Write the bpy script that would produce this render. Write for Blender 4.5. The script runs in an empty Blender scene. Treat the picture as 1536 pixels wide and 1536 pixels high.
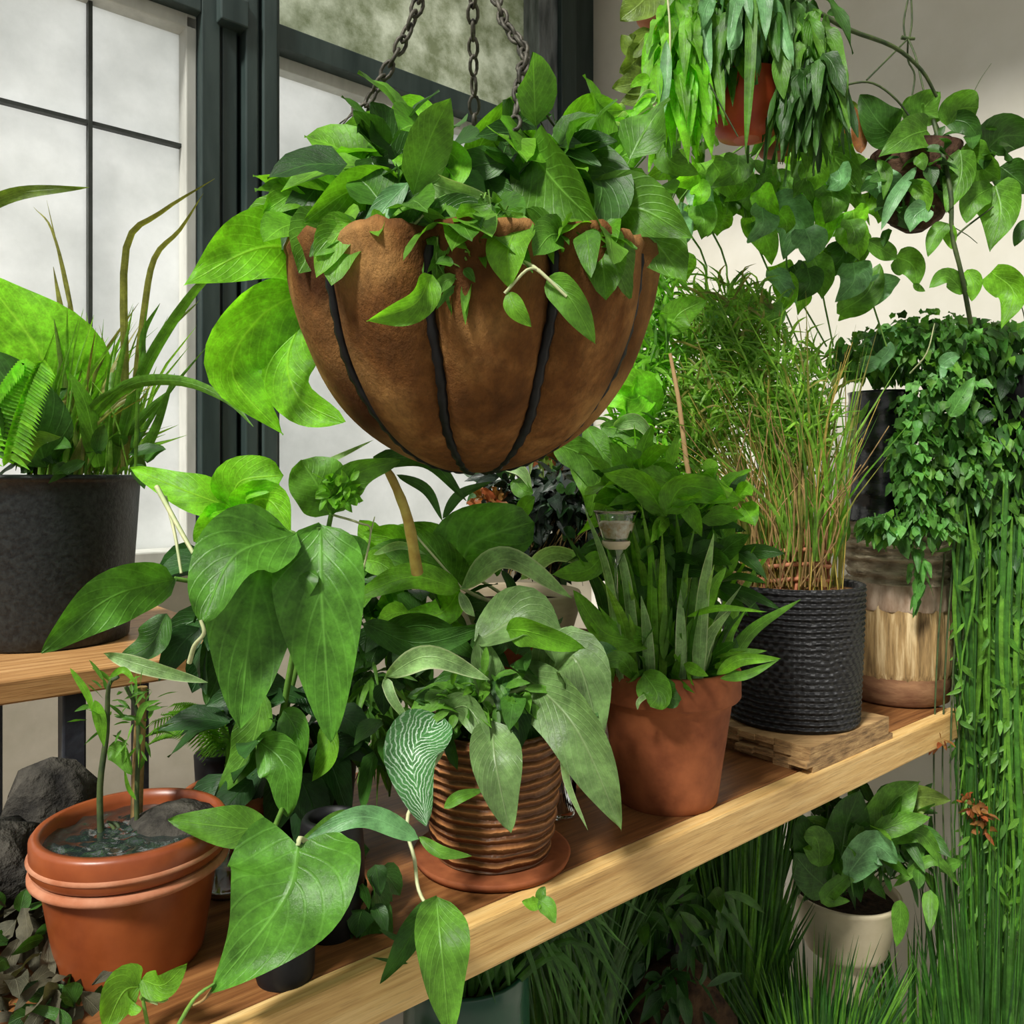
import bpy, math, random
from mathutils import Vector, Matrix, noise
random.seed(7)
V = Vector
SC = bpy.context.scene
COL = SC.collection

# ------------------------------------------------------------------ camera, world, sun, exposure
CZ = 1.47            # eye height
F = 1250.0           # focal length in pixels of the 1536 px frame
HY = 715.0           # row of the horizon
cam_d = bpy.data.cameras.new('camera'); cam = bpy.data.objects.new('camera', cam_d); COL.objects.link(cam)
cam.location = (0, 0, CZ); cam.rotation_euler = (math.pi/2, 0, 0)
cam_d.sensor_width = 36; cam_d.lens = 36*F/1536; cam_d.shift_y = -(768-HY)/1536.0
cam_d.clip_start = 0.02
SC.camera = cam

w = bpy.data.worlds.new('world'); SC.world = w; w.use_nodes = True
nt = w.node_tree; bg = nt.nodes['Background']
tc = nt.nodes.new('ShaderNodeTexCoord'); sp = nt.nodes.new('ShaderNodeSeparateXYZ'); rp = nt.nodes.new('ShaderNodeValToRGB')
nt.links.new(tc.outputs['Generated'], sp.inputs[0]); nt.links.new(sp.outputs['Z'], rp.inputs[0]); nt.links.new(rp.outputs[0], bg.inputs[0])
rp.color_ramp.elements[0].color = (.42, .42, .38, 1); rp.color_ramp.elements[1].color = (1, 1, .97, 1)
rp.color_ramp.elements[0].position = 0.0; rp.color_ramp.elements[1].position = .45
bg.inputs[1].default_value = 0.54

def area(name, loc, target, size, power, color=(1, 1, 1)):
    l = bpy.data.lights.new(name, 'AREA'); l.shape = 'RECTANGLE'; l.size = size[0]; l.size_y = size[1]; l.energy = power; l.color = color
    o = bpy.data.objects.new(name, l); COL.objects.link(o); o.location = loc
    o.rotation_euler = (V(target)-V(loc)).to_track_quat('-Z', 'Y').to_euler(); return o
sl = bpy.data.lights.new('sun', 'SUN'); sl.energy = 5.0; sl.angle = math.radians(9); sl.color = (1, .98, .92)
sun = bpy.data.objects.new('sun', sl); COL.objects.link(sun)
sun.rotation_euler = V((.36, .56, -.74)).to_track_quat('-Z', 'Y').to_euler()
area('window_daylight', (-2.9, 3.5, 2.3), (-.6, 1.6, 1.4), (3.5, 2.6), 330, (.97, .99, 1))

SC.view_settings.view_transform = 'Standard'; SC.view_settings.look = 'None'
SC.view_settings.exposure = 0.12; SC.view_settings.gamma = 1.0; SC.view_settings.use_curve_mapping = False

# ------------------------------------------------------------------ geometry helpers
def at(px, py, Y):
    return V(((px-768)/F*Y, Y, CZ-(py-HY)/F*Y))
ANG = math.radians(40.5)
U = V((math.cos(ANG), math.sin(ANG), 0)); N = V((-math.sin(ANG), math.cos(ANG), 0))
def sd(s, d, z): return U*s + N*d + V((0, 0, z))
def on_wall(px, py, d):             # where a line of sight meets the plane at distance d along N
    r = V(((px-768)/F, 1, -(py-HY)/F)); k = d/(r.dot(N)); p = V((0, 0, CZ)) + r*k
    return p.dot(U), p.z
def S(px, d=2.1): return on_wall(px, HY, d)[0]

class MB:
    def __init__(s): s.v = []; s.f = []; s.uv = []
    def grid(s, rows, uvr=None, closed=False):
        b = len(s.v); nu = len(rows); nv = len(rows[0])
        for r in rows: s.v.extend(r)
        m = nv if closed else nv-1
        for i in range(nu-1):
            for j in range(m):
                k = (j+1) % nv
                s.f.append((b+i*nv+j, b+i*nv+k, b+(i+1)*nv+k, b+(i+1)*nv+j))
                u0, u1 = i/(nu-1), (i+1)/(nu-1); v0, v1 = j/m, (j+1)/m
                s.uv.append(((u0, v0), (u0, v1), (u1, v1), (u1, v0)))
    def fan(s, ring, c=None):
        b = len(s.v); s.v.extend(ring); n = len(ring)
        s.f.append(tuple(range(b, b+n))); s.uv.append(tuple((.5, .5) for _ in range(n)))
    def hexa(s, p):                 # 8 corners, bottom ring then top ring
        b = len(s.v); s.v.extend(p)
        for q in ((3, 2, 1, 0), (4, 5, 6, 7), (0, 1, 5, 4), (1, 2, 6, 5), (2, 3, 7, 6), (3, 0, 4, 7)):
            s.f.append(tuple(b+i for i in q)); s.uv.append(((0, 0), (1, 0), (1, 1), (0, 1)))
    def box(s, s0, s1, d0, d1, z0, z1):
        s.hexa([sd(s0, d0, z0), sd(s1, d0, z0), sd(s1, d1, z0), sd(s0, d1, z0), sd(s0, d0, z1), sd(s1, d0, z1), sd(s1, d1, z1), sd(s0, d1, z1)])
    def build(s, name, mat, parent=None, smooth=True, kind=None, rot=None, bevel=0, label=None):
        me = bpy.data.meshes.new(name); o = bpy.data.objects.new(name, me); COL.objects.link(o)
        if parent is None:
            if rot is not None: o.rotation_euler = (0, 0, rot)
            mi = Matrix.Rotation(-(rot or 0), 4, 'Z')
            lo = V((sum(p.x for p in s.v)/len(s.v), sum(p.y for p in s.v)/len(s.v), min(p.z for p in s.v)))
            o.location = lo; o['_o'] = [*lo, rot or 0]
            vs = [mi @ (p-lo) for p in s.v]
        else:
            o.parent = parent; q = parent['_o']; o['_o'] = list(q); lo = V(q[:3]); mi = Matrix.Rotation(-q[3], 4, 'Z')
            vs = [mi @ (p-lo) for p in s.v]
        me.from_pydata([tuple(p) for p in vs], [], s.f)
        uvl = me.uv_layers.new(name='UVMap')
        flat = [c for q in s.uv for t in q for c in t]
        uvl.data.foreach_set('uv', flat)
        if smooth: me.polygons.foreach_set('use_smooth', [True]*len(me.polygons))
        me.materials.append(mat)
        if bevel:
            b = o.modifiers.new('bevel', 'BEVEL'); b.width = bevel; b.segments = 2
        if kind: o['kind'] = kind
        if label: o['label'] = label
        return o

def tag(o, label, cat, group=None):
    o['label'] = label; o['category'] = cat
    if group: o['group'] = group
    return o
def thing(name, loc, label, cat, rot=0, group=None):
    o = bpy.data.objects.new(name, None); COL.objects.link(o); o.location = loc; o.rotation_euler = (0, 0, rot)
    o.empty_display_size = .05; o['_o'] = [*loc, rot]
    return tag(o, label, cat, group)

def catmull(P, n):
    P = [V(p) for p in P]
    if len(P) == 2: return [P[0].lerp(P[1], i/n) for i in range(n+1)]
    Q = [P[0]*2-P[1]] + P + [P[-1]*2-P[-2]]; out = []; m = len(P)-1
    for i in range(n+1):
        t = i/n*m; k = min(int(t), m-1); t -= k; a, b, c, d = Q[k:k+4]
        out.append(.5*((2*b)+(c-a)*t+(2*a-5*b+4*c-d)*t*t+(3*b-a-3*c+d)*t**3))
    return out
def tube(mb, P, r0, r1=None, n=6, m=None, wob=0):
    r1 = r0 if r1 is None else r1
    m = m or max(2, 4*(len(P)-1)); pts = catmull(P, m); rows = []
    ref = V((.31, .23, .92))
    for i, p in enumerate(pts):
        t = (pts[min(i+1, m)]-pts[max(i-1, 0)]).normalized()
        a = t.cross(ref)
        if a.length < .05: a = t.cross(V((1, 0, 0)))
        a.normalize(); b = t.cross(a); r = (r0+(r1-r0)*i/m)*(1+wob*math.sin(i*2.3))
        rows.append([p+(a*math.cos(2*math.pi*j/n)+b*math.sin(2*math.pi*j/n))*r for j in range(n)])
    mb.grid(rows, closed=True); mb.fan(rows[0][::-1]); mb.fan(rows[-1])
def lathe(mb, c, prof, seg=48, wob=0, tilt=None, sx=1.0, fn=None):
    rows = []; c = V(c)
    for r, z in prof:
        row = []
        for j in range(seg):
            a = 2*math.pi*j/seg; rr = r
            if fn: rr = fn(r, z, a)
            if wob: rr *= 1+wob*noise.noise(V((math.cos(a)*2, math.sin(a)*2, z*20))+c*7)
            p = V((rr*math.cos(a)*sx, rr*math.sin(a), z))
            if tilt: p = tilt @ p
            row.append(c+p)
        rows.append(row)
    mb.grid(rows, closed=True)
    if prof[0][0] > .0005: mb.fan(rows[0][::-1])
    if prof[-1][0] > .0005: mb.fan(rows[-1])

def prof_w(shape, u):
    if shape == 'heart': return (math.sin(math.pi*min(1, (u*.93+.07))**.62))**.9 * (1 if u < .55 else 1-(u-.55)**2*.9)
    if shape == 'lance': return max(0, math.sin(math.pi*u**.8))**.85
    if shape == 'strap': return min(1, (u*6+.35))*(1-u**3.2)
    if shape == 'round': return math.sqrt(max(0, 1-(2*u-1)**2))
    return max(0, math.sin(math.pi*u**.72))**.75           # ovate
EYE = V((0, 0, CZ))
def leaf(mb, P, hw, roll=0.0, shape='ovate', cup=.25, wav=.12, face=None, nu=12, nv=6, lobe=0.0):
    pts = catmull(P, nu); rows = []; L = sum((pts[i+1]-pts[i]).length for i in range(nu)); ph = random.random()*9
    for i, p in enumerate(pts):
        t = (pts[min(i+1, nu)]-pts[max(i-1, 0)])
        if t.length < 1e-7: t = V((0, 0, 1))
        t.normalize()
        f = face if face is not None else (EYE-p).normalized()
        side = f.cross(t)
        if side.length < .08: side = t.orthogonal()
        side.normalize(); nr = t.cross(side)
        if nr.dot(f) < 0: nr = -nr
        sr = side*math.cos(roll)+nr*math.sin(roll); n2 = nr*math.cos(roll)-side*math.sin(roll)
        u = i/nu; wd = hw*prof_w(shape, u) + (hw*.012)
        row = []
        for j in range(nv+1):
            x = -1+2*j/nv; a = abs(x)
            q = p+sr*(x*wd)+n2*(cup*wd*(a**1.6-.3))
            q += n2*(wav*hw*math.sin(u*11+ph+x*1.3)*a*a)
            if lobe and u < .35: q -= t*(lobe*hw*a*(1-a*.45)*(1-u/.35)**1.0)
            row.append(q)
        rows.append(row)
    mb.grid(rows)
def blade(mb, P, hw, nu=7, face=None, roll=0.0):
    pts = catmull(P, nu); rows = []
    for i, p in enumerate(pts):
        t = (pts[min(i+1, nu)]-pts[max(i-1, 0)]); t = t.normalized() if t.length > 1e-7 else V((0, 0, 1))
        f = face if face is not None else (EYE-p).normalized()
        side = f.cross(t); side = side.normalized() if side.length > .05 else t.orthogonal().normalized(); nr = t.cross(side)
        sr = side*math.cos(roll)+nr*math.sin(roll); n2 = nr*math.cos(roll)-side*math.sin(roll)
        u = i/nu; w_ = hw*min(1, .5+u*3)*(1-u**2.5)+hw*.04
        rows.append([p-sr*w_-n2*w_*.35, p, p+sr*w_-n2*w_*.35])
    mb.grid(rows)
def rv(): return V((random.gauss(0, 1), random.gauss(0, 1), random.gauss(0, 1))).normalized()
def blob_pt(b, surf=.5):
    px, py, Y, rx, ry, rd = b[:6]
    c = at(px, py, Y); q = rv()*(random.random()**(1/3) if random.random() > surf else .75+.3*random.random())
    return c+V((q.x*rx/F*Y, q.y*rd, q.z*ry/F*Y)), q
def scatter(mb, blobs, n, L, hw, shape='ovate', droop=.4, out=.6, up=.6, surf=.5, nu=6, nv=4, cup=.25, wav=.08, stem=None):
    wts = [b[3]*b[4] if len(b) < 7 else b[6] for b in blobs]
    for _ in range(n):
        b = random.choices(blobs, wts)[0]; p, q = blob_pt(b, surf)
        d = (q*out+rv()*.6+V((0, 0, -droop))).normalized(); l = L*random.uniform(.6, 1.25); h = hw*random.uniform(.65, 1.2)
        f = (V((0, 0, 1))*up+V((0, -1, 0))*.6+rv()*.7+q*.4).normalized()
        m = p+d*l*.5+V((0, 0, l*.06)); e = p+d*l+V((0, 0, -droop*l*.25))
        leaf(mb, [p, m, e], h, 0, shape, cup, wav, face=f, nu=nu, nv=nv)
        if stem is not None and random.random() < .5: tube(stem, [p-d*l*.6+V((0, 0, -l*.2)), p], .0012, .0008, n=3, m=2)

# ------------------------------------------------------------------ materials
def new_mat(name):
    m = bpy.data.materials.new(name); m.use_nodes = True; nt = m.node_tree
    return m, nt, nt.nodes['Principled BSDF'], nt.nodes['Material Output']
def nd(nt, t, **k):
    n = nt.nodes.new(t)
    for a, b in k.items(): setattr(n, a, b)
    return n
def mixc(nt, fac, a, b, mode='MIX'):
    n = nd(nt, 'ShaderNodeMix', data_type='RGBA', blend_type=mode)
    for i, x in ((0, fac), (6, a), (7, b)):
        if isinstance(x, (int, float)): n.inputs[i].default_value = x
        elif isinstance(x, tuple): n.inputs[i].default_value = (*x, 1)
        else: nt.links.new(x, n.inputs[i])
    return n.outputs[2]
def ramp(nt, src, stops):
    r = nd(nt, 'ShaderNodeValToRGB'); nt.links.new(src, r.inputs[0]); e = r.color_ramp.elements
    while len(e) < len(stops): e.new(.5)
    for i, (p, c) in enumerate(stops):
        e[i].position = p; e[i].color = (*c, 1) if isinstance(c, tuple) else (c, c, c, 1)
    return r.outputs[0]
def mth(nt, op, a, b=0.0, c=None):
    n = nd(nt, 'ShaderNodeMath', operation=op)
    for i, x in enumerate((a, b) if c is None else (a, b, c)):
        if isinstance(x, (int, float)): n.inputs[i].default_value = x
        else: nt.links.new(x, n.inputs[i])
    return n.outputs[0]
def noise_n(nt, scale, detail=4, vec=None, rough=.6, sc3=None):
    n = nd(nt, 'ShaderNodeTexNoise'); n.inputs['Scale'].default_value = scale; n.inputs['Detail'].default_value = detail; n.inputs['Roughness'].default_value = rough
    if vec is None:
        t = nd(nt, 'ShaderNodeTexCoord'); vec = t.outputs['Object']
    if sc3:
        m = nd(nt, 'ShaderNodeMapping'); m.inputs['Scale'].default_value = sc3; nt.links.new(vec, m.inputs[0]); vec = m.outputs[0]
    nt.links.new(vec, n.inputs['Vector']); return n.outputs['Fac']
def bump(nt, bs, h, strength=.4, dist=.003):
    b = nd(nt, 'ShaderNodeBump'); b.inputs['Strength'].default_value = strength; b.inputs['Distance'].default_value = dist
    nt.links.new(h, b.inputs['Height']); nt.links.new(b.outputs[0], bs.inputs['Normal']); return b

def leaf_mat(name, c1, c2, vein=None, trans=.4, rough=.38, stripes=None, nveins=9, edge=None, tipc=None):
    m, nt, bs, out = new_mat(name)
    g = nd(nt, 'ShaderNodeNewGeometry'); col = mixc(nt, g.outputs['Random Per Island'], c1, c2)
    nz = noise_n(nt, 30, 8, rough=.75)
    blot = ramp(nt, nz, [(.32, .42), (.5, .95), (.66, 1.55)])
    col = mixc(nt, 1.0, col, blot, 'MULTIPLY')
    uv = nd(nt, 'ShaderNodeUVMap'); sx = nd(nt, 'ShaderNodeSeparateXYZ'); nt.links.new(uv.outputs[0], sx.inputs[0])
    u, v = sx.outputs[0], sx.outputs[1]
    a = mth(nt, 'ABSOLUTE', mth(nt, 'SUBTRACT', v, .5))
    side = mth(nt, 'SINE', mth(nt, 'MULTIPLY', mth(nt, 'SUBTRACT', mth(nt, 'MULTIPLY', u, 1.0), mth(nt, 'MULTIPLY', a, .8)), nveins*6.283))
    side = ramp(nt, side, [(.80, 0.0), (1.0, 1.0)])
    mid = ramp(nt, a, [(.0, 1.0), (.03, 0.0)])
    vm = mth(nt, 'MAXIMUM', mid, mth(nt, 'MULTIPLY', side, .35))
    if tipc: col = mixc(nt, ramp(nt, u, [(.55, 0.0), (1.0, 1.0)]), col, tipc)
    if stripes:
        s2 = mth(nt, 'SINE', mth(nt, 'ADD', mth(nt, 'MULTIPLY', mth(nt, 'ADD', u, mth(nt, 'MULTIPLY', a, .7)), 95), mth(nt, 'MULTIPLY', noise_n(nt, 45), 22)))
        s2 = mth(nt, 'MULTIPLY', ramp(nt, s2, [(.35, 0.0), (.9, 1.0)]), ramp(nt, a, [(.05, 1.0), (.42, .35)]))
        col = mixc(nt, s2, col, stripes)
    vc = vein or tuple(min(1, x*1.9+.04) for x in c2)
    col = mixc(nt, mth(nt, 'MULTIPLY', vm, .40), col, vc)
    if edge: col = mixc(nt, ramp(nt, a, [(.40, 0.0), (.5, 1.0)]), col, edge)
    nt.links.new(col, bs.inputs['Base Color']); bs.inputs['Roughness'].default_value = rough; bs.inputs['Specular IOR Level'].default_value = .35
    bn = bump(nt, bs, mth(nt, 'ADD', mth(nt, 'MULTIPLY', vm, -.6), mth(nt, 'MULTIPLY', nz, 1.2)), .5, .0025)
    tr = nd(nt, 'ShaderNodeBsdfTranslucent'); tcol = mixc(nt, 1.0, col, (1.35, 1.5, .55), 'MULTIPLY'); nt.links.new(tcol, tr.inputs[0])
    mx = nd(nt, 'ShaderNodeMixShader'); mx.inputs[0].default_value = trans
    nt.links.new(bs.outputs[0], mx.inputs[1]); nt.links.new(tr.outputs[0], mx.inputs[2]); nt.links.new(mx.outputs[0], out.inputs[0])
    return m

def plain(name, c1, c2=None, rough=.6, scale=30, bmp=.3, dist=.002, spec=.3, metal=0, sc3=None, contrast=(.35, .65)):
    m, nt, bs, out = new_mat(name); n = noise_n(nt, scale, 6, sc3=sc3)
    nt.links.new(ramp(nt, n, [(contrast[0], c1), (contrast[1], c2 or c1)]), bs.inputs['Base Color'])
    bs.inputs['Roughness'].default_value = rough; bs.inputs['Specular IOR Level'].default_value = spec; bs.inputs['Metallic'].default_value = metal
    if bmp: bump(nt, bs, n, bmp, dist)
    return m
def glass_mat(name, col=(1, 1, 1), rough=.02):
    m, nt, bs, out = new_mat(name); bs.inputs['Base Color'].default_value = (*col, 1); bs.inputs['Transmission Weight'].default_value = 1
    bs.inputs['Roughness'].default_value = rough; bs.inputs['IOR'].default_value = 1.45; return m
def wood_mat(name, a, b, c, rough=.45, along=(1.2, 22, 22), spec=.3):
    m, nt, bs, out = new_mat(name)
    n = noise_n(nt, 4.0, 8, rough=.62, sc3=along); n2 = noise_n(nt, 9.0, 3, sc3=(along[0]*2, along[1]*3, along[2]*3))
    col = ramp(nt, n, [(.30, a), (.5, b), (.72, c)])
    col = mixc(nt, ramp(nt, n2, [(.52, 0.0), (.75, .55)]), col, tuple(x*.5 for x in a))
    nt.links.new(col, bs.inputs['Base Color']); bs.inputs['Roughness'].default_value = rough; bs.inputs['Specular IOR Level'].default_value = spec
    bump(nt, bs, n2, .2, .002); return m
def wound_mat(name, c1, c2, rows, wobble=2.0, rough=.6, dist=.006, spec=.35, strands=0):
    m, nt, bs, out = new_mat(name)
    uv = nd(nt, 'ShaderNodeUVMap'); sx = nd(nt, 'ShaderNodeSeparateXYZ'); nt.links.new(uv.outputs[0], sx.inputs[0])
    n = noise_n(nt, 26, 4); n3 = noise_n(nt, 60, 4, sc3=(1, 1, 2.5))
    h = mth(nt, 'SINE', mth(nt, 'ADD', mth(nt, 'MULTIPLY', sx.outputs[0], rows*6.283), mth(nt, 'MULTIPLY', n, wobble)))
    if strands:
        h2 = mth(nt, 'SINE', mth(nt, 'ADD', mth(nt, 'MULTIPLY', sx.outputs[1], strands*6.283), mth(nt, 'MULTIPLY', mth(nt, 'FLOOR', mth(nt, 'MULTIPLY', sx.outputs[0], rows)), 3.1416)))
        h = mth(nt, 'ADD', mth(nt, 'MULTIPLY', h, .6), mth(nt, 'MULTIPLY', h2, .4))
    h = mth(nt, 'ADD', h, mth(nt, 'MULTIPLY', n3, .8))
    nt.links.new(ramp(nt, mth(nt, 'MULTIPLY_ADD', h, .35, .4), [(.1, c1), (.8, c2)]), bs.inputs['Base Color'])
    bs.inputs['Roughness'].default_value = rough; bs.inputs['Specular IOR Level'].default_value = spec; bump(nt, bs, h, .9, dist); return m

M = {}
M['lime'] = leaf_mat('backlit_lime_leaf', (.14, .44, .015), (.26, .66, .03), trans=.5)  # base lime carries the backlit glow of leaves near the window
M['fresh'] = leaf_mat('fresh_leaf', (.085, .27, .015), (.20, .46, .03), trans=.45)
M['mid'] = leaf_mat('mid_green_leaf', (.05, .16, .015), (.13, .31, .03), trans=.35)
M['broad'] = leaf_mat('broad_leaf', (.05, .17, .018), (.10, .27, .028), trans=.3, rough=.3, nveins=7)
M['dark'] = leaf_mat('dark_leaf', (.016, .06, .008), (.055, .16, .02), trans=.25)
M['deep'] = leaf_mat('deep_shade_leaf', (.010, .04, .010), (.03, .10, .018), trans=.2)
M['teal'] = leaf_mat('blue_green_leaf', (.08, .22, .07), (.17, .38, .15), trans=.25, rough=.3)
M['ivy'] = leaf_mat('ivy_leaf', (.05, .20, .025), (.17, .42, .09), trans=.35, rough=.35)
M['pale'] = leaf_mat('pale_leaf', (.20, .40, .13), (.34, .52, .20), trans=.4, edge=(.6, .7, .4))
M['muted'] = leaf_mat('muted_leaf', (.075, .15, .045), (.16, .27, .085), vein=(.34, .42, .22), trans=.2, rough=.3, nveins=11)
M['striped'] = leaf_mat('striped_leaf', (.05, .16, .05), (.07, .2, .06), trans=.2, rough=.22, stripes=(.62, .78, .62))
M['olive'] = leaf_mat('olive_leaf', (.09, .15, .02), (.17, .26, .04), trans=.35)
M['rust'] = leaf_mat('rust_leaf', (.30, .06, .02), (.22, .12, .03), trans=.3)
M['grass'] = leaf_mat('grass_blade', (.09, .24, .02), (.26, .48, .06), trans=.45, nveins=0)
M['grassdry'] = leaf_mat('drying_blade', (.14, .18, .03), (.30, .27, .07), trans=.35, nveins=0)
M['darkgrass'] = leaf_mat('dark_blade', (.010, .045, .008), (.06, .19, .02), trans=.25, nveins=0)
M['blackleaf'] = leaf_mat('blackish_leaf', (.008, .014, .010), (.02, .035, .022), vein=(.10, .14, .10), trans=.05, rough=.25)
M['stem'] = plain('green_stem', (.08, .20, .03), (.16, .30, .05), .5, 60)
M['stemd'] = plain('dark_stem', (.03, .05, .02), (.07, .10, .03), .6, 60)
M['stemb'] = plain('brown_stem', (.14, .08, .03), (.30, .20, .07), .7, 60)
M['reed'] = plain('yellow_brown_reed', (.30, .20, .04), (.42, .34, .08), .6, 50)
M['pale_stem'] = plain('pale_stem', (.35, .42, .20), (.5, .5, .28), .5, 60)
M['terra'] = plain('terracotta', (.15, .040, .014), (.31, .095, .034), .75, 14, .6, .003, .2)
M['terra_edge'] = plain('terracotta_pale', (.35, .12, .055), (.46, .21, .12), .8, 30, .4, .003, .2)
M['orange'] = plain('orange_plastic', (.17, .035, .010), (.30, .075, .020), .35, 12, .15, .002, .4)
M['coir'] = None
M['blackpot'] = plain('black_plastic', (.004, .004, .005), (.009, .009, .010), .5, 60, .3, .001, .25)
M['greypot'] = plain('charcoal_hammered', (.005, .006, .0065), (.020, .024, .024), .38, 130, .7, .0018, .35)
M['soil'] = plain('soil', (.012, .008, .005), (.05, .03, .018), .95, 70, 1.0, .01, .1)
M['iron'] = plain('black_iron', (.012, .014, .02), (.03, .035, .045), .5, 40, .5, .002, .4)
M['chain'] = plain('rusty_chain', (.03, .028, .02), (.12, .11, .085), .6, 90, .5, .001, .4, .4)
M['cream'] = plain('cream_ceramic', (.50, .42, .28), (.58, .50, .35), .5, 20, .1, .001, .3)
M['bowl'] = plain('tan_bowl', (.50, .40, .26), (.62, .52, .36), .6, 14, .1, .002, .2, sc3=(1, 1, 5))
M['frame'] = plain('dark_green_paint', (.018, .032, .03), (.045, .065, .06), .4, 18, .2, .002, .4, sc3=(1, 1, .15))
M['alu'] = plain('pale_frame_paint', (.42, .42, .38), (.58, .58, .53), .5, 14, .1, .002, .3, sc3=(1, 1, .3))
M['mullion'] = plain('mullion_black', (.03, .035, .03), (.05, .055, .05), .5, 30, .1)
M['wallw'] = plain('window_wall_plaster', (.46, .42, .33), (.55, .50, .41), .9, 9, .35, .004, .1)
M['wallr'] = plain('beige_plaster', (.60, .57, .49), (.66, .63, .56), .9, 5, .25, .004, .1)
M['floor'] = plain('concrete_floor', (.30, .28, .25), (.38, .36, .32), .8, 6, .2, .003, .2)
M['shelf'] = wood_mat('oiled_wood', (.10, .036, .012), (.19, .075, .024), (.30, .135, .045))
M['shelf_edge'] = wood_mat('fresh_wood_edge', (.42, .23, .07), (.60, .38, .14), (.74, .53, .24), .5)
M['oldwood'] = wood_mat('left_wood', (.22, .10, .035), (.42, .22, .08), (.62, .38, .17))
M['slabwood'] = wood_mat('split_wood', (.10, .055, .025), (.32, .19, .08), (.55, .36, .16), .7, (1.5, 10, 40))
M['ribbed'] = wound_mat('wound_cane', (.07, .022, .008), (.36, .15, .05), 15, 5, .5, .006)
M['blackweave'] = wound_mat('black_rope_weave', (.002, .002, .002), (.016, .016, .018), 24, 7, .55, .005, .5, 45)
M['palewick'] = wound_mat('pale_wicker', (.16, .11, .06), (.55, .46, .32), 5, 4, .7, .012, .2, 14)
M['water'] = glass_mat('water', (.75, .85, .85), .01)
M['glass'] = glass_mat('clear_glass', (.96, .99, .97), .01)
M['greenpot'] = plain('dark_teal_glaze', (.008, .05, .028), (.015, .075, .04), .25, 8, .1, .001, .5)
M['red'] = plain('red_pot', (.35, .03, .012), (.45, .07, .02), .45, 20, .1, .002, .4)
M['rock'] = plain('grey_moss_root', (.012, .011, .010), (.075, .068, .055), .9, 24, 1.0, .02, .15)
M['dry'] = leaf_mat('dry_leaf', (.045, .045, .025), (.11, .10, .06), trans=.15, rough=.7)

def make_coir():
    m, nt, bs, out = new_mat('coir')
    n = noise_n(nt, 11, 6); n2 = noise_n(nt, 90, 5, rough=.75, sc3=(1, 1, .5)); n3 = noise_n(nt, 5, 2)
    col = ramp(nt, n, [(.30, (.05, .018, .006)), (.5, (.18, .075, .022)), (.66, (.36, .18, .058))])
    col = mixc(nt, ramp(nt, n2, [(.40, .0), (.64, .55)]), col, (.07, .032, .012))
    col = mixc(nt, ramp(nt, n3, [(.45, .0), (.7, .45)]), col, (.50, .31, .12))
    nt.links.new(col, bs.inputs['Base Color']); bs.inputs['Roughness'].default_value = .9; bs.inputs['Specular IOR Level'].default_value = .1
    bump(nt, bs, mth(nt, 'ADD', mth(nt, 'MULTIPLY', n2, .8), n), .9, .006); return m
M['coir'] = make_coir()
def straw():
    m, nt, bs, out = new_mat('straw')
    n = noise_n(nt, 9, 6, sc3=(9, 9, .8)); n2 = noise_n(nt, 6, 3)
    col = ramp(nt, n, [(.3, (.08, .045, .015)), (.5, (.36, .23, .09)), (.68, (.66, .50, .27))])
    nt.links.new(col, bs.inputs['Base Color']); bs.inputs['Roughness'].default_value = .8; bump(nt, bs, n, .9, .006); return m
M['straw'] = straw()
def pane_mat(name, c1, c2, scale, trans, bmp, contrast=(.35, .7)):
    m, nt, bs, out = new_mat(name); n = noise_n(nt, scale, 9, rough=.7)
    col = ramp(nt, n, [(contrast[0], c1), (contrast[1], c2)]); nt.links.new(col, bs.inputs['Base Color']); bs.inputs['Roughness'].default_value = .45
    bump(nt, bs, n, bmp, .006)
    tr = nd(nt, 'ShaderNodeBsdfTranslucent'); nt.links.new(col, tr.inputs[0]); mx = nd(nt, 'ShaderNodeMixShader'); mx.inputs[0].default_value = trans
    nt.links.new(bs.outputs[0], mx.inputs[1]); nt.links.new(tr.outputs[0], mx.inputs[2]); nt.links.new(mx.outputs[0], out.inputs[0]); return m
M['pane'] = pane_mat('frosted_pane', (.60, .605, .585), (.74, .74, .72), 3.5, .5, .4, (.34, .62))
M['pane_tex'] = pane_mat('pebbled_pane', (.28, .31, .20), (.66, .68, .58), 11, .45, .9, (.38, .62))

# ------------------------------------------------------------------ the setting
DW = 2.1                                    # distance of the window wall
SR = 2.17                                   # plane of the wall at the right
ZS = on_wall(240, 832, DW)[1]               # window sill height
Z1t = on_wall(278, 40, DW)[1]               # top of the left pane
Zt1 = on_wall(415, 43, DW)[1]; Zt0 = on_wall(415, 79, DW)[1]
ZT = 3.3
b = MB(); b.box(-4, 3.2, -3, 2.4, -.05, 0); b.build('floor', M['floor'], kind='structure', smooth=False, rot=ANG)
b = MB(); b.box(-2.8, 2.5, DW, DW+.14, 0, ZS-.02); b.build('wall_window_side', M['wallw'], kind='structure', smooth=False, rot=ANG)
b = MB(); b.box(SR, SR+.12, -2.2, 2.14, 0, ZT); b.build('wall_right', M['wallr'], kind='structure', smooth=False, rot=ANG)
b = MB(); b.box(SR-.85, SR+.12, -2.2, DW+.14, ZT, ZT+.08); b.build('shade_slab', M['wallr'], kind='structure', smooth=False, rot=ANG)  # unseen slab added overhead to shade the top of the right wall
b = MB(); b.box(-2.8, SR, DW-.05, DW+.10, ZS-.02, ZS+.012); b.build('trim_1', M['alu'], kind='structure', smooth=False, rot=ANG, bevel=.004)

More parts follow.
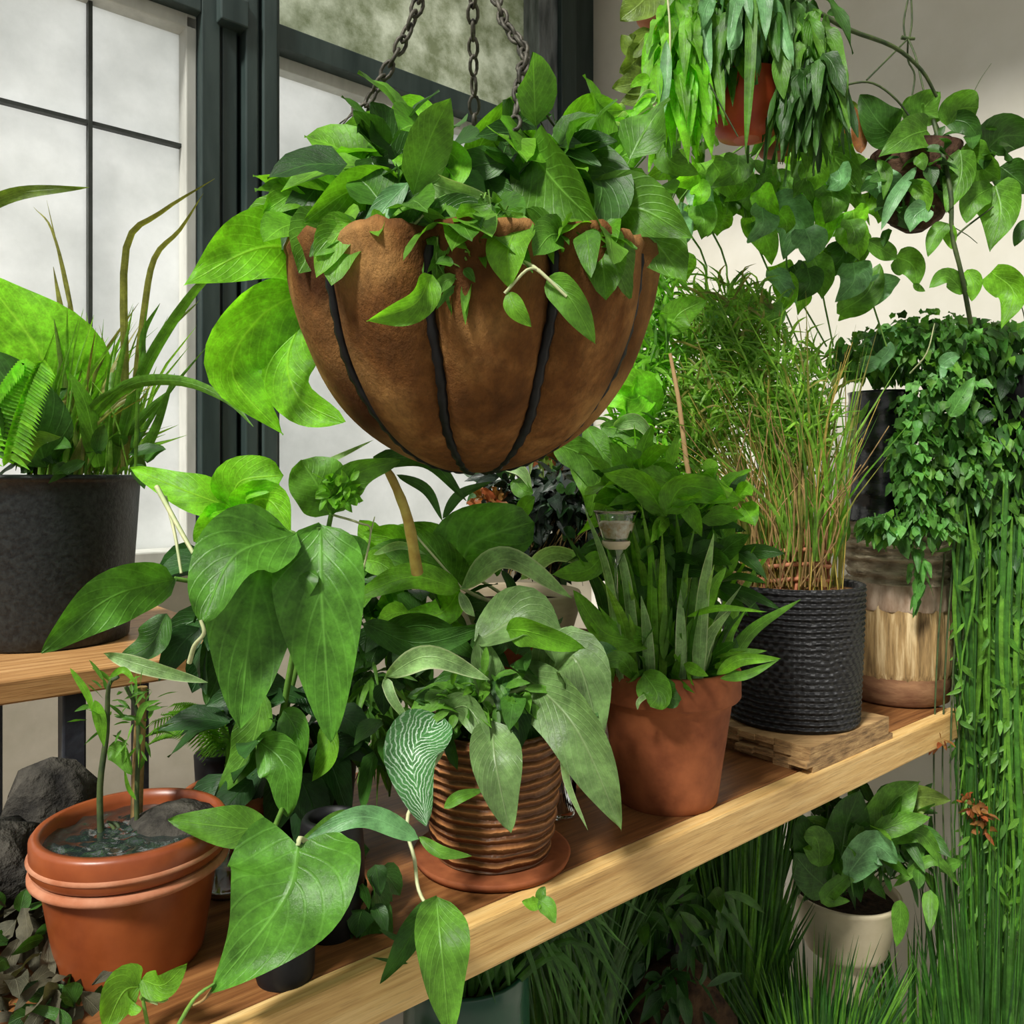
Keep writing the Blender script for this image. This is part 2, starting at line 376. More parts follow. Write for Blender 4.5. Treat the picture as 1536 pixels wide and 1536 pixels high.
def wroot(name, s, z):
    o = bpy.data.objects.new(name, None); COL.objects.link(o); p = sd(s, DW, z); o.location = p; o.rotation_euler = (0, 0, ANG); o['_o'] = [*p, ANG]; o['kind'] = 'structure'; return o
w1 = wroot('window_1', S(100), ZS)
b = MB(); b.box(-2.6, S(280), DW+.05, DW+.06, ZS, Z1t+.02); b.build('pane', M['pane'], w1, smooth=False)
b = MB(); s1 = S(141); zh = on_wall(278, 212, DW)[1]; k = .0045
for q in range(4): b.box(s1-q*.42-k, s1-q*.42+k, DW+.03, DW+.052, ZS, Z1t)
b.box(-2.6, S(280), DW+.032, DW+.05, zh-k, zh+k)
b.build('mullion', M['mullion'], w1, smooth=False)
b = MB(); b.box(S(279), S(295), DW+.0, DW+.06, ZS, Z1t+.03); b.box(-2.6, S(295), DW+.0, DW+.06, Z1t, Z1t+.035)
b.build('window_frame', M['alu'], w1, smooth=False, bevel=.003)
b = MB(); b.box(-2.6, S(296), DW-.03, DW+.08, Z1t+.035, Z1t+.12); b.box(S(296), S(324), DW-.03, DW+.1, ZS, Z1t+.12)
b.build('window_frame', M['frame'], w1, smooth=False, bevel=.003, label='dark green outer frame')
b = MB(); b.box(-2.6, S(296), DW+.04, DW+.05, Z1t+.12, ZT-.2); b.build('pane', M['pane'], w1, smooth=False)
# the posts between the two windows
b = MB(); b.box(S(325), S(329), DW-.005, DW+.04, ZS, ZT); b.build('trim_2', M['alu'], kind='structure', smooth=False, rot=ANG)
b = MB(); b.box(S(329), S(352), DW-.02, DW+.1, ZS, ZT); b.box(S(352), S(358), DW+.02, DW+.1, ZS, ZT); b.box(S(358), S(377), DW-.045, DW+.1, ZS, ZT); b.box(S(377), S(383), DW-.03, DW+.1, ZS, ZT)
b.box(S(383), S(405), DW-.05, DW+.1, ZS, ZT); b.box(S(318), S(360), DW-.06, DW, Z1t+.02, Z1t+.09); b.build('trim_3', M['frame'], kind='structure', smooth=False, rot=ANG, bevel=.004)
w2 = wroot('window_2', S(600), ZS)
b = MB(); b.box(S(405), S(802), DW+.05, DW+.06, ZS, Zt0); b.build('pane', M['pane'], w2, smooth=False)
b = MB(); b.box(S(390), S(802), DW+.05, DW+.062, Zt1, ZT-.1); b.build('pane', M['pane_tex'], w2, smooth=False, label='pebbled greenish upper pane')
b = MB(); b.box(S(404), S(811), DW-.03, DW+.09, Zt0, Zt1); b.box(S(404), S(410), DW-.04, DW+.09, ZS, ZT); b.build('transom', M['frame'], w2, smooth=False, bevel=.003)
b = MB(); b.box(S(410), S(416), DW+.01, DW+.06, ZS, Zt0); b.box(S(410), S(802), DW+.01, DW+.06, Zt0-.035, Zt0); b.build('window_frame', M['alu'], w2, smooth=False, bevel=.002)
b = MB(); b.box(S(800), S(828), DW-.03, DW+.1, ZS, ZT); b.build('window_frame', plain('weathered_grey_paint', (.06, .07, .075), (.22, .24, .26), .35, 30, .4, .003, .5, sc3=(1, 1, .2)), w2, smooth=False, bevel=.003, label='weathered grey end post')
b = MB(); b.box(S(828), S(850), DW-.05, DW+.1, ZS, ZT); b.build('trim_4', M['frame'], kind='structure', smooth=False, rot=ANG, bevel=.003)
b = MB(); b.box(S(850), SR+.01, DW-.01, DW+.1, ZS, ZT); b.build('trim_5', M['frame'], kind='structure', smooth=False, rot=ANG)

# ------------------------------------------------------------------ main shelf, left table
ZSH = 1.0
r = thing('wooden_shelf', sd(.6, .9, 0), 'long thick wooden shelf with pale front edge carrying the row of pots', 'shelf', ANG)
b = MB(); b.box(-.6, 1.775, .715, 1.17, ZSH-.055, ZSH); b.build('shelf_board', M['shelf'], r, smooth=False, bevel=.003)
b = MB(); b.box(-.6, 1.782, .690, .715, ZSH-.056, ZSH+.0005); b.build('front_edge', M['shelf_edge'], r, smooth=False, bevel=.004, label='pale yellow wood front edge')
for s_ in (-.1, 1.30):
    b = MB(); b.box(s_, s_+.03, 1.05, 1.08, 0, ZSH-.055); b.build('leg', M['iron'], r, smooth=False)
    b = MB(); b.box(s_, s_+.03, .78, .81, 0, ZSH-.055) if s_ < .5 else b.box(s_, s_+.03, 1.0, 1.03, 0, ZSH-.055); b.build('leg', M['iron'], r, smooth=False)
ZL = 1.205
r = thing('plant_table', sd(.1, 1.5, 0), 'narrow wooden-topped table on black metal legs by the left window', 'table', ANG)
b = MB(); b.box(-.55, .56, 1.25, 1.95, ZL-.032, ZL); b.build('tabletop', M['oldwood'], r, smooth=False, bevel=.003)
for s_, d_, h in ((.287, 1.262, .015), (.247, 1.62, .012), (.482, 1.62, .013), (-.5, 1.3, .015)):
    b = MB(); b.box(s_-h, s_+h, d_, d_+2*h, 0, ZL-.032); b.build('leg', M['iron'], r, smooth=False, bevel=.003)

# ------------------------------------------------------------------ plant helper
class Plant:
    def __init__(s, name, loc, label, cat='potted plant', group=None):
        s.r = thing(name, loc, label, cat, 0, group); s.n = 0
    def part(s, name, mb, mat, **k): return mb.build(name, M[mat] if isinstance(mat, str) else mat, s.r, **k)
    def leaf(s, P, hw, mat='mid', roll=0., shape='ovate', cup=.25, wav=.13, lobe=0., stalk=None, label=None, nu=16, nv=8):
        pts = [at(*p) for p in P]; Y = sum(p[2] for p in P)/len(P); b = MB()
        leaf(b, pts, hw/F*Y, roll, shape, cup, wav, nu=nu, nv=nv, lobe=lobe)
        o = b.build('leaf', M[mat], s.r, label=label)
        if stalk:
            b = MB(); tube(b, [pts[0]]+[at(*q) for q in stalk], .0022, .003, n=5); k = b.build('petiole', M['pale_stem'], o)
        return o
    def leaves(s, rows):
        for q in rows:
            k = dict(q[3]) if len(q) > 3 else {}
            s.leaf(q[0], q[1], q[2], **k)
    def stems(s, rows, mat='stem', name='stem'):
        for P, r0, r1 in rows:
            b = MB(); tube(b, [at(*p) for p in P], r0, r1, n=6); b.build(name, M[mat], s.r)
def pot(pl, c, Rt, Rb, h, mat, lip=0, lo=.006, wall=.007, soil=.02, soilmat='soil', seg=48, wob=0, name='pot', tilt=None, bulge=0):
    b = MB(); pr = [(Rb*.96, 0), (Rb, .004)]
    for i in range(1, 12):
        t = i/12; z = t*(h-lip); pr.append((Rb+(Rt-Rb)*t*(h-lip)/h+bulge*math.sin(math.pi*t), z))
    if lip:
        q = Rb+(Rt-Rb)*(h-lip)/h; pr += [(q, h-lip), (Rt+lo-.003, h-lip+.002), (Rt+lo, h-lip+.006), (Rt+lo, h-.004), (Rt+lo-.003, h)]
    else: pr += [(Rt, h-.003), (Rt-.002, h)]
    pr += [(Rt-wall, h), (Rt-wall-.001, h-.01), (Rt-wall-(Rt-Rb)*soil/h, h-soil-.004)]
    lathe(b, c, pr, seg, wob, tilt); o = pl.part(name, b, mat)
    if soilmat:
        b = MB(); R = Rt-wall-(Rt-Rb)*soil/h; rows = []
        for i in range(8):
            rr = R*(1-i/7)+.0006
            rows.append([V(c)+(tilt or Matrix.Identity(3)) @ V((rr*math.cos(a*.2618), rr*math.sin(a*.2618), h-soil+.006*noise.noise(V((rr*60, a*.7, c[0]*9)))+(.004*i/7))) for a in range(24)])
        b.grid(rows, closed=True); pl.part('soil', b, soilmat)
    return o

# ================================================================== 1. hanging coir basket
c = at(712, 388, .95); R = .196; H = .245
p = Plant('hanging_basket', tuple(c), 'large brown coir-lined hanging basket spilling bright heart-shaped leaves', 'hanging basket')
tilt = Matrix.Rotation(math.radians(11), 3, 'X'); ribs = [math.radians(a) for a in (-136, -100, -65, -24, 9, 48, 88, 130, 176)]
def gro(a):
    return min(abs((a-q+math.pi) % (2*math.pi)-math.pi) for q in ribs)
def coirR(r, z, a):
    g = gro(a); t = min(1, r/R*1.6)
    return r*(1+.055*t*(1-math.exp(-(g/.13)**2)) - .05*t*math.exp(-(g/.05)**2)) * (1+.02*noise.noise(V((math.cos(a)*3, math.sin(a)*3, z*14))))
pr = []
for i in range(31):
    t = i/30*math.pi/2; pr.append((R*math.sin(t)**.97+.001, -H*math.cos(t)))
pr += [(R*1.02, .010), (R*1.0, .018), (R*.96, .016), (R*.93, 0), (R*.9, -.03)]
b = MB(); lathe(b, c, pr, 216, 0, tilt, fn=coirR)
for i in range(len(b.v)):                    # ragged liner edge
    q = tilt.transposed() @ (b.v[i]-c)
    if q.z > -.02: b.v[i] = b.v[i]+V((0, 0, .014*noise.noise(q*22)+.008*noise.noise(q*60)))
p.part('coir_liner', b, 'coir')
for a in ribs:
    b = MB(); P = []
    for i in range(1, 15):
        t = i/14*math.pi/2; rr = R*math.sin(t)*.985
        wv = .012*math.sin(i*1.1+a*5)
        P.append(c+tilt @ V((rr*math.cos(a+wv), rr*math.sin(a+wv), -H*math.cos(t)*.99)))
    tube(b, P, .0062, .005, n=6, m=40, wob=.2); p.part('wire_rib', b, 'blackpot')
b = MB(); lathe(b, c, [(R*.93, -.02), (R*.6, -.005), (.001, .01)], 40, .1, tilt); p.part('soil', b, 'soil')
def chain(pl, P, r=.0085, t=.0024, mat='chain', name='chain'):
    pts = catmull([V(q) for q in P], 60); L = sum((pts[i+1]-pts[i]).length for i in range(60)); n = int(L/(r*1.9)); b = MB()
    for k in range(n):
        u = k/n*60; i = int(u); q = pts[i].lerp(pts[min(i+1, 60)], u-i); T = (pts[min(i+1, 60)]-pts[max(0, i-1)]).normalized()
        a = T.orthogonal().normalized(); a = Matrix.Rotation(k*1.9, 3, T) @ a; n_ = T.cross(a); rows = []
        for m in range(10):
            ph = m/10*2*math.pi; cc = q+T*(r*1.35*math.cos(ph))+a*(r*.75*math.sin(ph)); e = (T*math.cos(ph)*1.0+a*math.sin(ph)).normalized()
            rows.append([cc+(e*math.cos(z)+n_*math.sin(z))*t for z in (0, 1.257, 2.513, 3.77, 5.03)])
        rows.append(rows[0]); b.grid(rows, closed=True)
    return pl.part(name, b, mat)
chain(p, [at(640, -30, .98), at(612, 45, .99), at(575, 115, 1.0), at(528, 195, 1.02), at(500, 260, 1.03)])
chain(p, [at(709, -30, 1.0), at(710, 80, 1.05), at(712, 200, 1.1), at(712, 260, 1.12)])
chain(p, [at(735, -30, .95), at(758, 35, .93), at(786, 78, .91), at(778, 130, .88), at(768, 230, .84)], .0075)
b = MB(); tube(b, [at(786, 78, .91), at(806, 150, .95), at(850, 215, 1.0), at(905, 300, 1.0)], .0014, .0014); tube(b, [at(786, 78, .91), at(792, 140, .9), at(840, 240, .95)], .0010, .0010); p.part('hanging_wire', b, 'chain')
b = MB()
for k in range(7): tube(b, [at(528, 160+random.uniform(0, 20), 1.02), at(545-random.uniform(0, 40), 190, 1.02), at(510+random.uniform(-20, 25), 215+random.uniform(-8, 20), 1.02)], .0014, .0006, n=4)
p.part('wire_tangle', b, 'chain')
p.leaves([
 ([(478, 372, .97), (385, 372, .90), (276, 428, .86)], 62, 'lime', dict(shape='heart', roll=.25, lobe=.3)),
 ([(470, 432, .93), (390, 478, .92), (350, 560, .92), (425, 652, .93)], 52, 'lime', dict(roll=-.4)),
 ([(455, 470, .99), (430, 540, .98), (450, 600, .97), (515, 634, .95)], 46, 'lime', dict(roll=.35, wav=.2)),
 ([(475, 450, 1.02), (430, 500, 1.03), (405, 590, 1.02)], 40, 'fresh', dict(roll=.5)),
 ([(512, 305, .93), (455, 285, .92), (395, 318, .90)], 36, 'fresh', dict(roll=.3)),
 ([(600, 275, .9), (530, 285, .86), (455, 335, .84)], 32, 'fresh', dict(roll=-.3)),
 ([(612, 262, .97), (560, 205, .98), (495, 247, .97)], 40, 'fresh', dict(roll=.3)),
 ([(668, 222, .99), (622, 168, 1.0), (578, 190, .99)], 26, 'lime', dict(roll=.4)),
 ([(700, 268, .95), (728, 205, .94), (781, 138, .92)], 24, 'fresh', dict(shape='lance', roll=.3)),
 ([(735, 225, .96), (785, 182, .97), (828, 172, .98)], 15, 'dark', dict(shape='lance')),
 ([(788, 222, .86), (835, 285, .80), (908, 350, .78)], 64, 'mid', dict(roll=.55, cup=.5, label='large curled dark green leaf')),
 ([(842, 230, .92), (905, 275, .86), (885, 352, .82)], 46, 'dark', dict(roll=-.7, cup=.5)),
 ([(902, 338, .90), (955, 312, .87), (1040, 358, .86)], 58, 'mid', dict(shape='heart', roll=-.2, lobe=.2)),
 ([(845, 208, .98), (885, 172, .99), (935, 165, 1.0)], 32, 'fresh', dict(roll=.3)),
 ([(612, 262, .82), (670, 284, .79), (745, 302, .78)], 20, 'pale', dict(roll=.4, shape='lance')),
 ([(612, 273, .80), (572, 318, .79), (534, 385, .79)], 18, 'teal', dict(shape='lance', roll=.4)),
 ([(785, 322, .76), (762, 372, .74), (764, 432, .74)], 34, 'fresh', dict(roll=.35, shape='ovate', nu=18)),
 ([(648, 412, .745), (622, 458, .73), (550, 482, .735)], 25, 'fresh', dict(roll=-.5, cup=.5)),
 ([(762, 438, .74), (774, 464, .735), (797, 490, .74)], 15, 'fresh', dict(shape='lance')),
 ([(822, 416, .745), (856, 450, .735), (893, 516, .745)], 25, 'mid', dict(shape='ovate', roll=.3)),
 ([(560, 372, .8), (620, 335, .77), (640, 318, .77)], 22, 'dark', {}),
 ([(630, 320, .77), (660, 350, .76), (650, 412, .76)], 24, 'mid', dict(roll=.6)),
 ([(640, 318, .77), (700, 315, .77), (745, 345, .76)], 22, 'dark', dict(roll=-.3)),
 ([(655, 215, .86), (690, 250, .84), (652, 300, .82)], 22, 'lime', dict(roll=.4)),
 ([(588, 240, .86), (640, 250, .84), (690, 282, .83)], 18, 'lime', dict(shape='lance', roll=-.3)),
 ([(940, 300, .97), (975, 330, .98), (1000, 380, .98)], 30, 'dark', {}),
 ([(505, 340, .96), (470, 350, .95), (430, 400, .93)], 30, 'dark', {}),
 ([(470, 700, .97), (497, 690, .97), (560, 660, .99)], 5, 'pale', dict(shape='strap')),
])
p.stems([([(762, 388, .76), (800, 400, .74), (850, 445, .737)], .0022, .0014), ([(757, 440, .74), (790, 405, .735), (810, 405, .74)], .0016, .001),
         ([(455, 395, .9), (530, 372, .82), (620, 335, .77)], .0022, .0022), ([(640, 318, .77), (600, 360, .77), (588, 372, .78)], .0016, .001)], 'pale_stem')
b = MB(); st = MB()
scatter(b, [(560, 325, .93, 120, 50, .11), (720, 270, .95, 150, 75, .14), (880, 300, .95, 110, 60, .12), (640, 330, .84, 120, 40, .05)], 60, .082, .030, 'ovate', .35, .6, .7, stem=st); p.part('foliage', b, 'mid')
b = MB(); scatter(b, [(700, 262, .97, 170, 38, .12), (500, 330, .95, 60, 40, .1), (900, 260, 1.0, 60, 35, .08)], 66, .085, .032, 'ovate', .35, .7, .7); p.part('foliage', b, 'fresh')
b = MB(); scatter(b, [(690, 395, .765, 45, 38, .012), (700, 330, .79, 90, 30, .03), (840, 365, .8, 70, 14, .03)], 110, .028, .006, 'lance', .5, .3, .4, stem=st); p.part('foliage', b, 'mid')
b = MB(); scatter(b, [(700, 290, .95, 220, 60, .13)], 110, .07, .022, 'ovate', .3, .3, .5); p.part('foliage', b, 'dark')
p.part('petiole_tangle', st, 'stem', kind='stuff')
b = MB(); scatter(b, [(580, 352, .80, 75, 14, .02), (700, 350, .775, 60, 14, .02), (860, 358, .79, 75, 14, .02), (480, 385, .90, 22, 18, .03)], 46, .05, .019, 'ovate', .7, .5, .3, nu=8); p.part('foliage', b, 'mid')
b = MB(); scatter(b, [(560, 340, .80, 60, 14, .02), (690, 335, .79, 80, 14, .02), (900, 345, .80, 50, 14, .02)], 24, .045, .017, 'ovate', .7, .5, .3, nu=8); p.part('foliage', b, 'fresh')

# ================================================================== 2. charcoal pot on the left table
c = at(75, 968, 1.36); c.z = ZL
p = Plant('potted_grass_plant', tuple(c), 'large charcoal pot with long grassy blades and wide backlit-lime leaves on the left table', 'potted plant')
pot(p, c, .136, .118, .268, 'greypot', .012, .004, seg=64)
p.leaves([
 ([(60, 715, 1.36), (75, 560, 1.33), (-30, 405, 1.3)], 88, 'lime', dict(roll=.3, cup=.35, label='broad leaf with backlight painted in as lime')),
 ([(70, 700, 1.26), (40, 610, 1.22), (-30, 520, 1.2)], 50, 'dark', dict(roll=.4)),
 ([(-60, 335, 1.1), (20, 292, 1.1), (134, 281, 1.12)], 10, 'olive', dict(shape='lance')),
 ([(30, 700, 1.22), (50, 660, 1.2), (92, 655, 1.2)], 14, 'mid', dict(roll=.4)),
])
b = MB()                                                          # fern frond at the left edge
for k in range(26):
    u = k/25; q = at(5+60*u, 700-160*u**.8+20*u*u, 1.2-.02*u)
    for sgn in (-1, 1):
        ln = .045*(1-.5*u); leaf(b, [q, q+V((sgn*ln*.6-.012, -.008, .016)), q+V((sgn*ln, -.01, -.006))], .0055, .2, 'lance', nu=5, nv=2)
p.part('fern_frond', b, 'lime')
bl = [([(185, 700, 1.33), (188, 560, 1.33), (190, 372, 1.32), (240, 320, 1.31), (322, 268, 1.3)], 6, 'grassdry'), ([(190, 690, 1.34), (215, 480, 1.33), (232, 388, 1.33), (270, 345, 1.33), (305, 290, 1.32)], 5, 'grassdry'),
      ([(170, 700, 1.33), (215, 560, 1.3), (290, 440, 1.25), (345, 395, 1.2)], 9, 'mid'), ([(215, 548, 1.3), (216, 500, 1.3), (240, 455, 1.29)], 5, 'mid'),
      ([(150, 690, 1.36), (235, 520, 1.38), (300, 450, 1.4)], 5, 'olive'), ([(130, 640, 1.3), (190, 580, 1.28), (270, 572, 1.25), (340, 600, 1.22), (380, 640, 1.2)], 9, 'mid'),
      ([(120, 640, 1.3), (150, 600, 1.28), (195, 572, 1.27)], 6, 'mid'), ([(210, 690, 1.34), (235, 640, 1.34), (262, 560, 1.33)], 8, 'mid'), ([(165, 680, 1.33), (220, 620, 1.34), (262, 580, 1.35)], 8, 'mid'),
      ([(120, 690, 1.36), (105, 540, 1.37), (80, 400, 1.38)], 9, 'grassdry'), ([(118, 690, 1.37), (115, 540, 1.38), (100, 430, 1.39)], 7, 'grassdry'), ([(130, 690, 1.38), (110, 480, 1.4), (80, 350, 1.4), (50, 310, 1.4)], 3, 'grassdry'),
      ([(140, 690, 1.4), (138, 560, 1.42), (108, 470, 1.42), (88, 380, 1.42), (70, 300, 1.42)], 3, 'grassdry'), ([(120, 690, 1.34), (95, 560, 1.34), (80, 470, 1.34)], 5, 'olive'), ([(190, 690, 1.36), (245, 600, 1.38), (310, 520, 1.4)], 4, 'mid'),
      ([(150, 700, 1.30), (130, 610, 1.28), (105, 560, 1.27)], 15, 'fresh'), ([(155, 690, 1.32), (170, 600, 1.32), (200, 460, 1.33)], 6, 'grass')]
for P, hw, mt in bl:
    b = MB(); blade(b, [at(*q) for q in P], hw/F*1.32, 16, roll=.3); p.part('blade', b, mt)
b = MB(); b2 = MB()
for k in range(120):
    x0 = random.uniform(40, 205); y = random.uniform(1.28, 1.44); dx = random.gauss(40, 45)*(1 if x0 > 90 else .5); hh = random.uniform(50, 260)
    P = [at(x0, 712, y), at(x0+dx*.35, 712-hh*.6, y+.01), at(x0+dx, 712-hh, y+random.uniform(-.04, .05))]
    blade(b if random.random() < .75 else b2, P, random.uniform(.0015, .005), 6, roll=random.uniform(-.8, .8))
p.part('blades', b, 'grass'); p.part('blades', b2, 'grassdry', label='drying yellowish blades')
b = MB(); scatter(b, [(130, 690, 1.32, 85, 22, .07), (30, 650, 1.3, 60, 60, .06)], 80, .05, .012, 'ovate', .2, .6, .5); p.part('foliage', b, 'dark')

# ================================================================== 3. big broad-leaved plant behind the front pots
c = V(((470-768)/F*1.13, 1.13, ZSH))
p = Plant('broad_leaf_plant', tuple(c), 'tall plant with very large drooping glossy leaves in a black pot below the hanging basket', 'potted plant')
pot(p, c, .062, .05, .12, 'blackpot', .012, .003)
p.leaves([
 ([(262, 868, .98), (165, 898, .92), (62, 980, .88)], 42, 'broad', dict(roll=-.25, label='long leaf reaching left past the charcoal pot')),
 ([(442, 800, .92), (350, 832, .86), (302, 936, .83)], 60, 'broad', dict(roll=.45, cup=.35, label='glossy heart-shaped leaf catching the light')),
 ([(425, 795, .92), (385, 880, .89), (360, 1092, .88)], 80, 'broad', dict(roll=-.1, cup=.3, nu=20)),
 ([(480, 785, .93), (482, 900, .90), (498, 1112, .90)], 66, 'broad', dict(roll=.15, cup=.35, nu=20)),
 ([(350, 762, 1.0), (285, 738, .98), (196, 703, 1.0)], 30, 'lime', dict(roll=.3)),
 ([(348, 765, 1.0), (360, 722, .98), (425, 712, .97)], 36, 'lime', dict(roll=-.3, shape='round', wav=.12)),
 ([(348, 768, 1.0), (400, 750, .97), (438, 800, .96)], 34, 'lime', dict(roll=.4, wav=.15)),
 ([(348, 765, 1.0), (320, 790, .98), (290, 812, .97)], 30, 'lime', dict(roll=-.2)),
 ([(348, 768, 1.0), (352, 800, .98), (330, 850, .98)], 28, 'fresh', dict(roll=.3)),
 ([(495, 772, .98), (478, 728, .96), (452, 690, .96)], 44, 'mid', dict(roll=.3, shape='round')),
 ([(500, 770, .98), (530, 715, .97), (600, 690, .98)], 26, 'mid', dict(roll=.4)),
 ([(560, 690, 1.0), (640, 690, 1.0), (700, 752, 1.0)], 14, 'dark', dict(shape='strap')),
 ([(595, 712, 1.0), (640, 735, 1.0), (664, 782, 1.0)], 8, 'dark', dict(shape='lance')),
 ([(664, 778, 1.02), (690, 742, 1.02), (738, 722, 1.02)], 8, 'dark', dict(shape='lance')),
 ([(395, 1040, .98), (375, 1120, .97), (330, 1190, .97)], 32, 'mid', dict(roll=.5)),
 ([(425, 1065, .94), (445, 1110, .92), (430, 1190, .92)], 28, 'broad', dict(roll=.6)),
 ([(490, 1085, .94), (492, 1130, .93), (468, 1172, .93)], 18, 'fresh', dict(roll=.4)),
 ([(385, 1110, .92), (425, 1150, .9), (432, 1225, .9)], 36, 'broad', dict(roll=.5)),
 ([(155, 980, .93), (228, 1003, .92), (312, 1024, .93)], 12, 'pale', dict(shape='lance', roll=.3)),
 ([(250, 920, .97), (225, 965, .96), (180, 990, .96)], 26, 'dark', dict(roll=.5)),
 ([(335, 925, 1.02), (330, 1000, 1.02), (310, 1060, 1.0)], 30, 'dark', {}),
 ([(405, 1246, .80), (340, 1240, .78), (252, 1230, .77)], 30, 'mid', dict(roll=.2)),
 ([(628, 1258, .82), (545, 1225, .80), (455, 1262, .79)], 17, 'teal', dict(roll=.2)),
 ([(520, 1215, .84), (490, 1235, .83), (450, 1262, .80)], 9, 'mid', dict(shape='lance')),
])
st = [([(398, 1180, 1.05), (400, 1000, 1.03), (430, 820, .96), (440, 800, .92)], .005, .003), ([(405, 1180, 1.05), (440, 980, 1.0), (478, 790, .93)], .005, .003), ([(395, 1180, 1.05), (360, 960, 1.04), (348, 770, 1.0)], .004, .003),
      ([(262, 868, .98), (330, 900, 1.02), (392, 1150, 1.05)], .003, .004), ([(497, 770, .98), (470, 900, 1.03), (405, 1160, 1.06)], .003, .004), ([(410, 1246, .8), (425, 1200, .95), (405, 1170, 1.04)], .0025, .003)]
p.stems(st)
p.stems([([(301, 930, .83), (306, 950, .83), (292, 968, .84), (284, 994, .85)], .0018, .0026)], 'pale_stem', 'leaf_tip')
p.stems([([(290, 830, .9), (262, 780, .92), (235, 730, .95)], .0022, .003), ([(272, 860, .9), (262, 800, .92), (248, 745, .95)], .0016, .002)], 'pale_stem', 'tendril')
b = MB(); tube(b, [at(498, 772, .98), at(540, 785, .98), at(556, 800, .99), at(536, 890, 1.0)], .0014, .0012, n=4); tube(b, [at(556, 800, .99), at(562, 775, .99)], .001, .0008, n=4); p.part('tendril', b, 'pale_stem')
b = MB(); tube(b, [at(574, 696, .99), at(590, 722, 1.0), at(612, 780, 1.02), at(626, 860, 1.05)], .0045, .0075, n=8, wob=.06); p.part('cane', b, 'reed')
b = MB(); scatter(b, [(510, 735, .96, 24, 22, .02)], 60, .016, .005, 'ovate', 0, .6, .3); p.part('curly_growth', b, 'fresh')
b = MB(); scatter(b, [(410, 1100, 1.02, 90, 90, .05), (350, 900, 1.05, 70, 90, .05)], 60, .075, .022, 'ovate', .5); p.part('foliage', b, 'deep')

# ================================================================== 4. small pots at the front of the shelf
c = at(428, 1475, .765); c = V((c.x, .785, ZSH)); c.x = (428-768)/F*.785
p = Plant('arrowhead_plant', tuple(c), 'small round black pot at the shelf front with one huge arrowhead leaf leaning left', 'potted plant')
pot(p, c, .0285, .027, .095, 'blackpot', .0, soil=.015)
p.leaves([
 ([(447, 1268, .735), (425, 1350, .70), (318, 1488, .69)], 98, 'broad', dict(shape='heart', lobe=.55, roll=.12, cup=.2, nu=22, nv=12, stalk=[(452, 1258, .74), (470, 1290, .77), (440, 1400, .785)])),
])
p.stems([([(318, 1486, .69), (305, 1500, .69), (290, 1508, .69)], .0016, .001)], 'stemb', 'leaf_tip')
c = V(((497-768)/F*.86, .86, ZSH))
p = Plant('small_black_pot', tuple(c), 'slightly bigger rounded black pot standing behind the arrowhead leaf', 'plant pot')
pot(p, c, .030, .026, .12, 'blackpot', soil=.015, bulge=.006)
b = MB(); scatter(b, [(545, 1330, .86, 36, 50, .02)], 26, .04, .012, 'ovate', .8); p.part('foliage', b, 'dark')
b = MB(); tube(b, [c+V((0, 0, .12)), at(520, 1285, .86), at(545, 1310, .86)], .0022, .0015); p.part('stem', b, 'stemd')

# ================================================================== 5. orange water pot lower left
c = V(((198-768)/F*.82, .82, ZSH))
p = Plant('water_planter', tuple(c), 'orange plastic pot brimming with water and thin bamboo-like stems, lower left', 'planter')
pot(p, c, .087, .066, .132, 'orange', .034, .002, soilmat=None, seg=64)
b = MB(); lathe(b, c, [(.0866, .089), (.0905, .092), (.0905, .096), (.0866, .098)], 64); lathe(b, c, [(.0885, .108), (.0915, .111), (.0885, .114)], 64); p.part('rim_band', b, 'terra_edge')
b = MB(); rows = []
for i in range(22):
    rr = .0785*(1-i/21)+.0004; rows.append([c+V((rr*math.cos(a*.131), rr*math.sin(a*.131), .118+.0042*noise.noise(V((rr*math.cos(a*.131)*70, rr*math.sin(a*.131)*120, 3))))) for a in range(48)])
b.grid(rows, closed=True); wm, nt, bs, _ = new_mat('dark_water'); bs.inputs['Base Color'].default_value = (.012, .02, .018, 1); bs.inputs['Roughness'].default_value = .03; bs.inputs['Specular IOR Level'].default_value = 1.0; bs.inputs['Coat Weight'].default_value = 1
bump(nt, bs, noise_n(nt, 70, 4), .5, .004); p.part('water', b, wm)
p.stems([([(152, 1275, .83), (150, 1180, .83), (160, 1100, .83), (163, 1030, .82), (178, 1015, .82)], .0035, .0018), ([(207, 1275, .84), (205, 1200, .84), (207, 1080, .84), (190, 1030, .83)], .0030, .0016)], 'stemd')
p.stems([([(203, 1270, .86), (208, 1130, .86), (213, 1030, .86)], .0062, .0055)], 'stemb', 'cane')
p.stems([([(185, 1280, .83), (172, 1245, .83), (163, 1235, .83)], .003, .001), ([(180, 1285, .83), (178, 1240, .84), (160, 1232, .84)], .0028, .001), ([(192, 1285, .83), (180, 1255, .83)], .002, .001)], 'stemd', 'stub')
b = MB(); lathe(b, c+V((.03, .035, .112)), [(.044, 0), (.038, .012), (.02, .02), (.002, .022)], 26, .25); p.part('root_clump', b, 'rock')
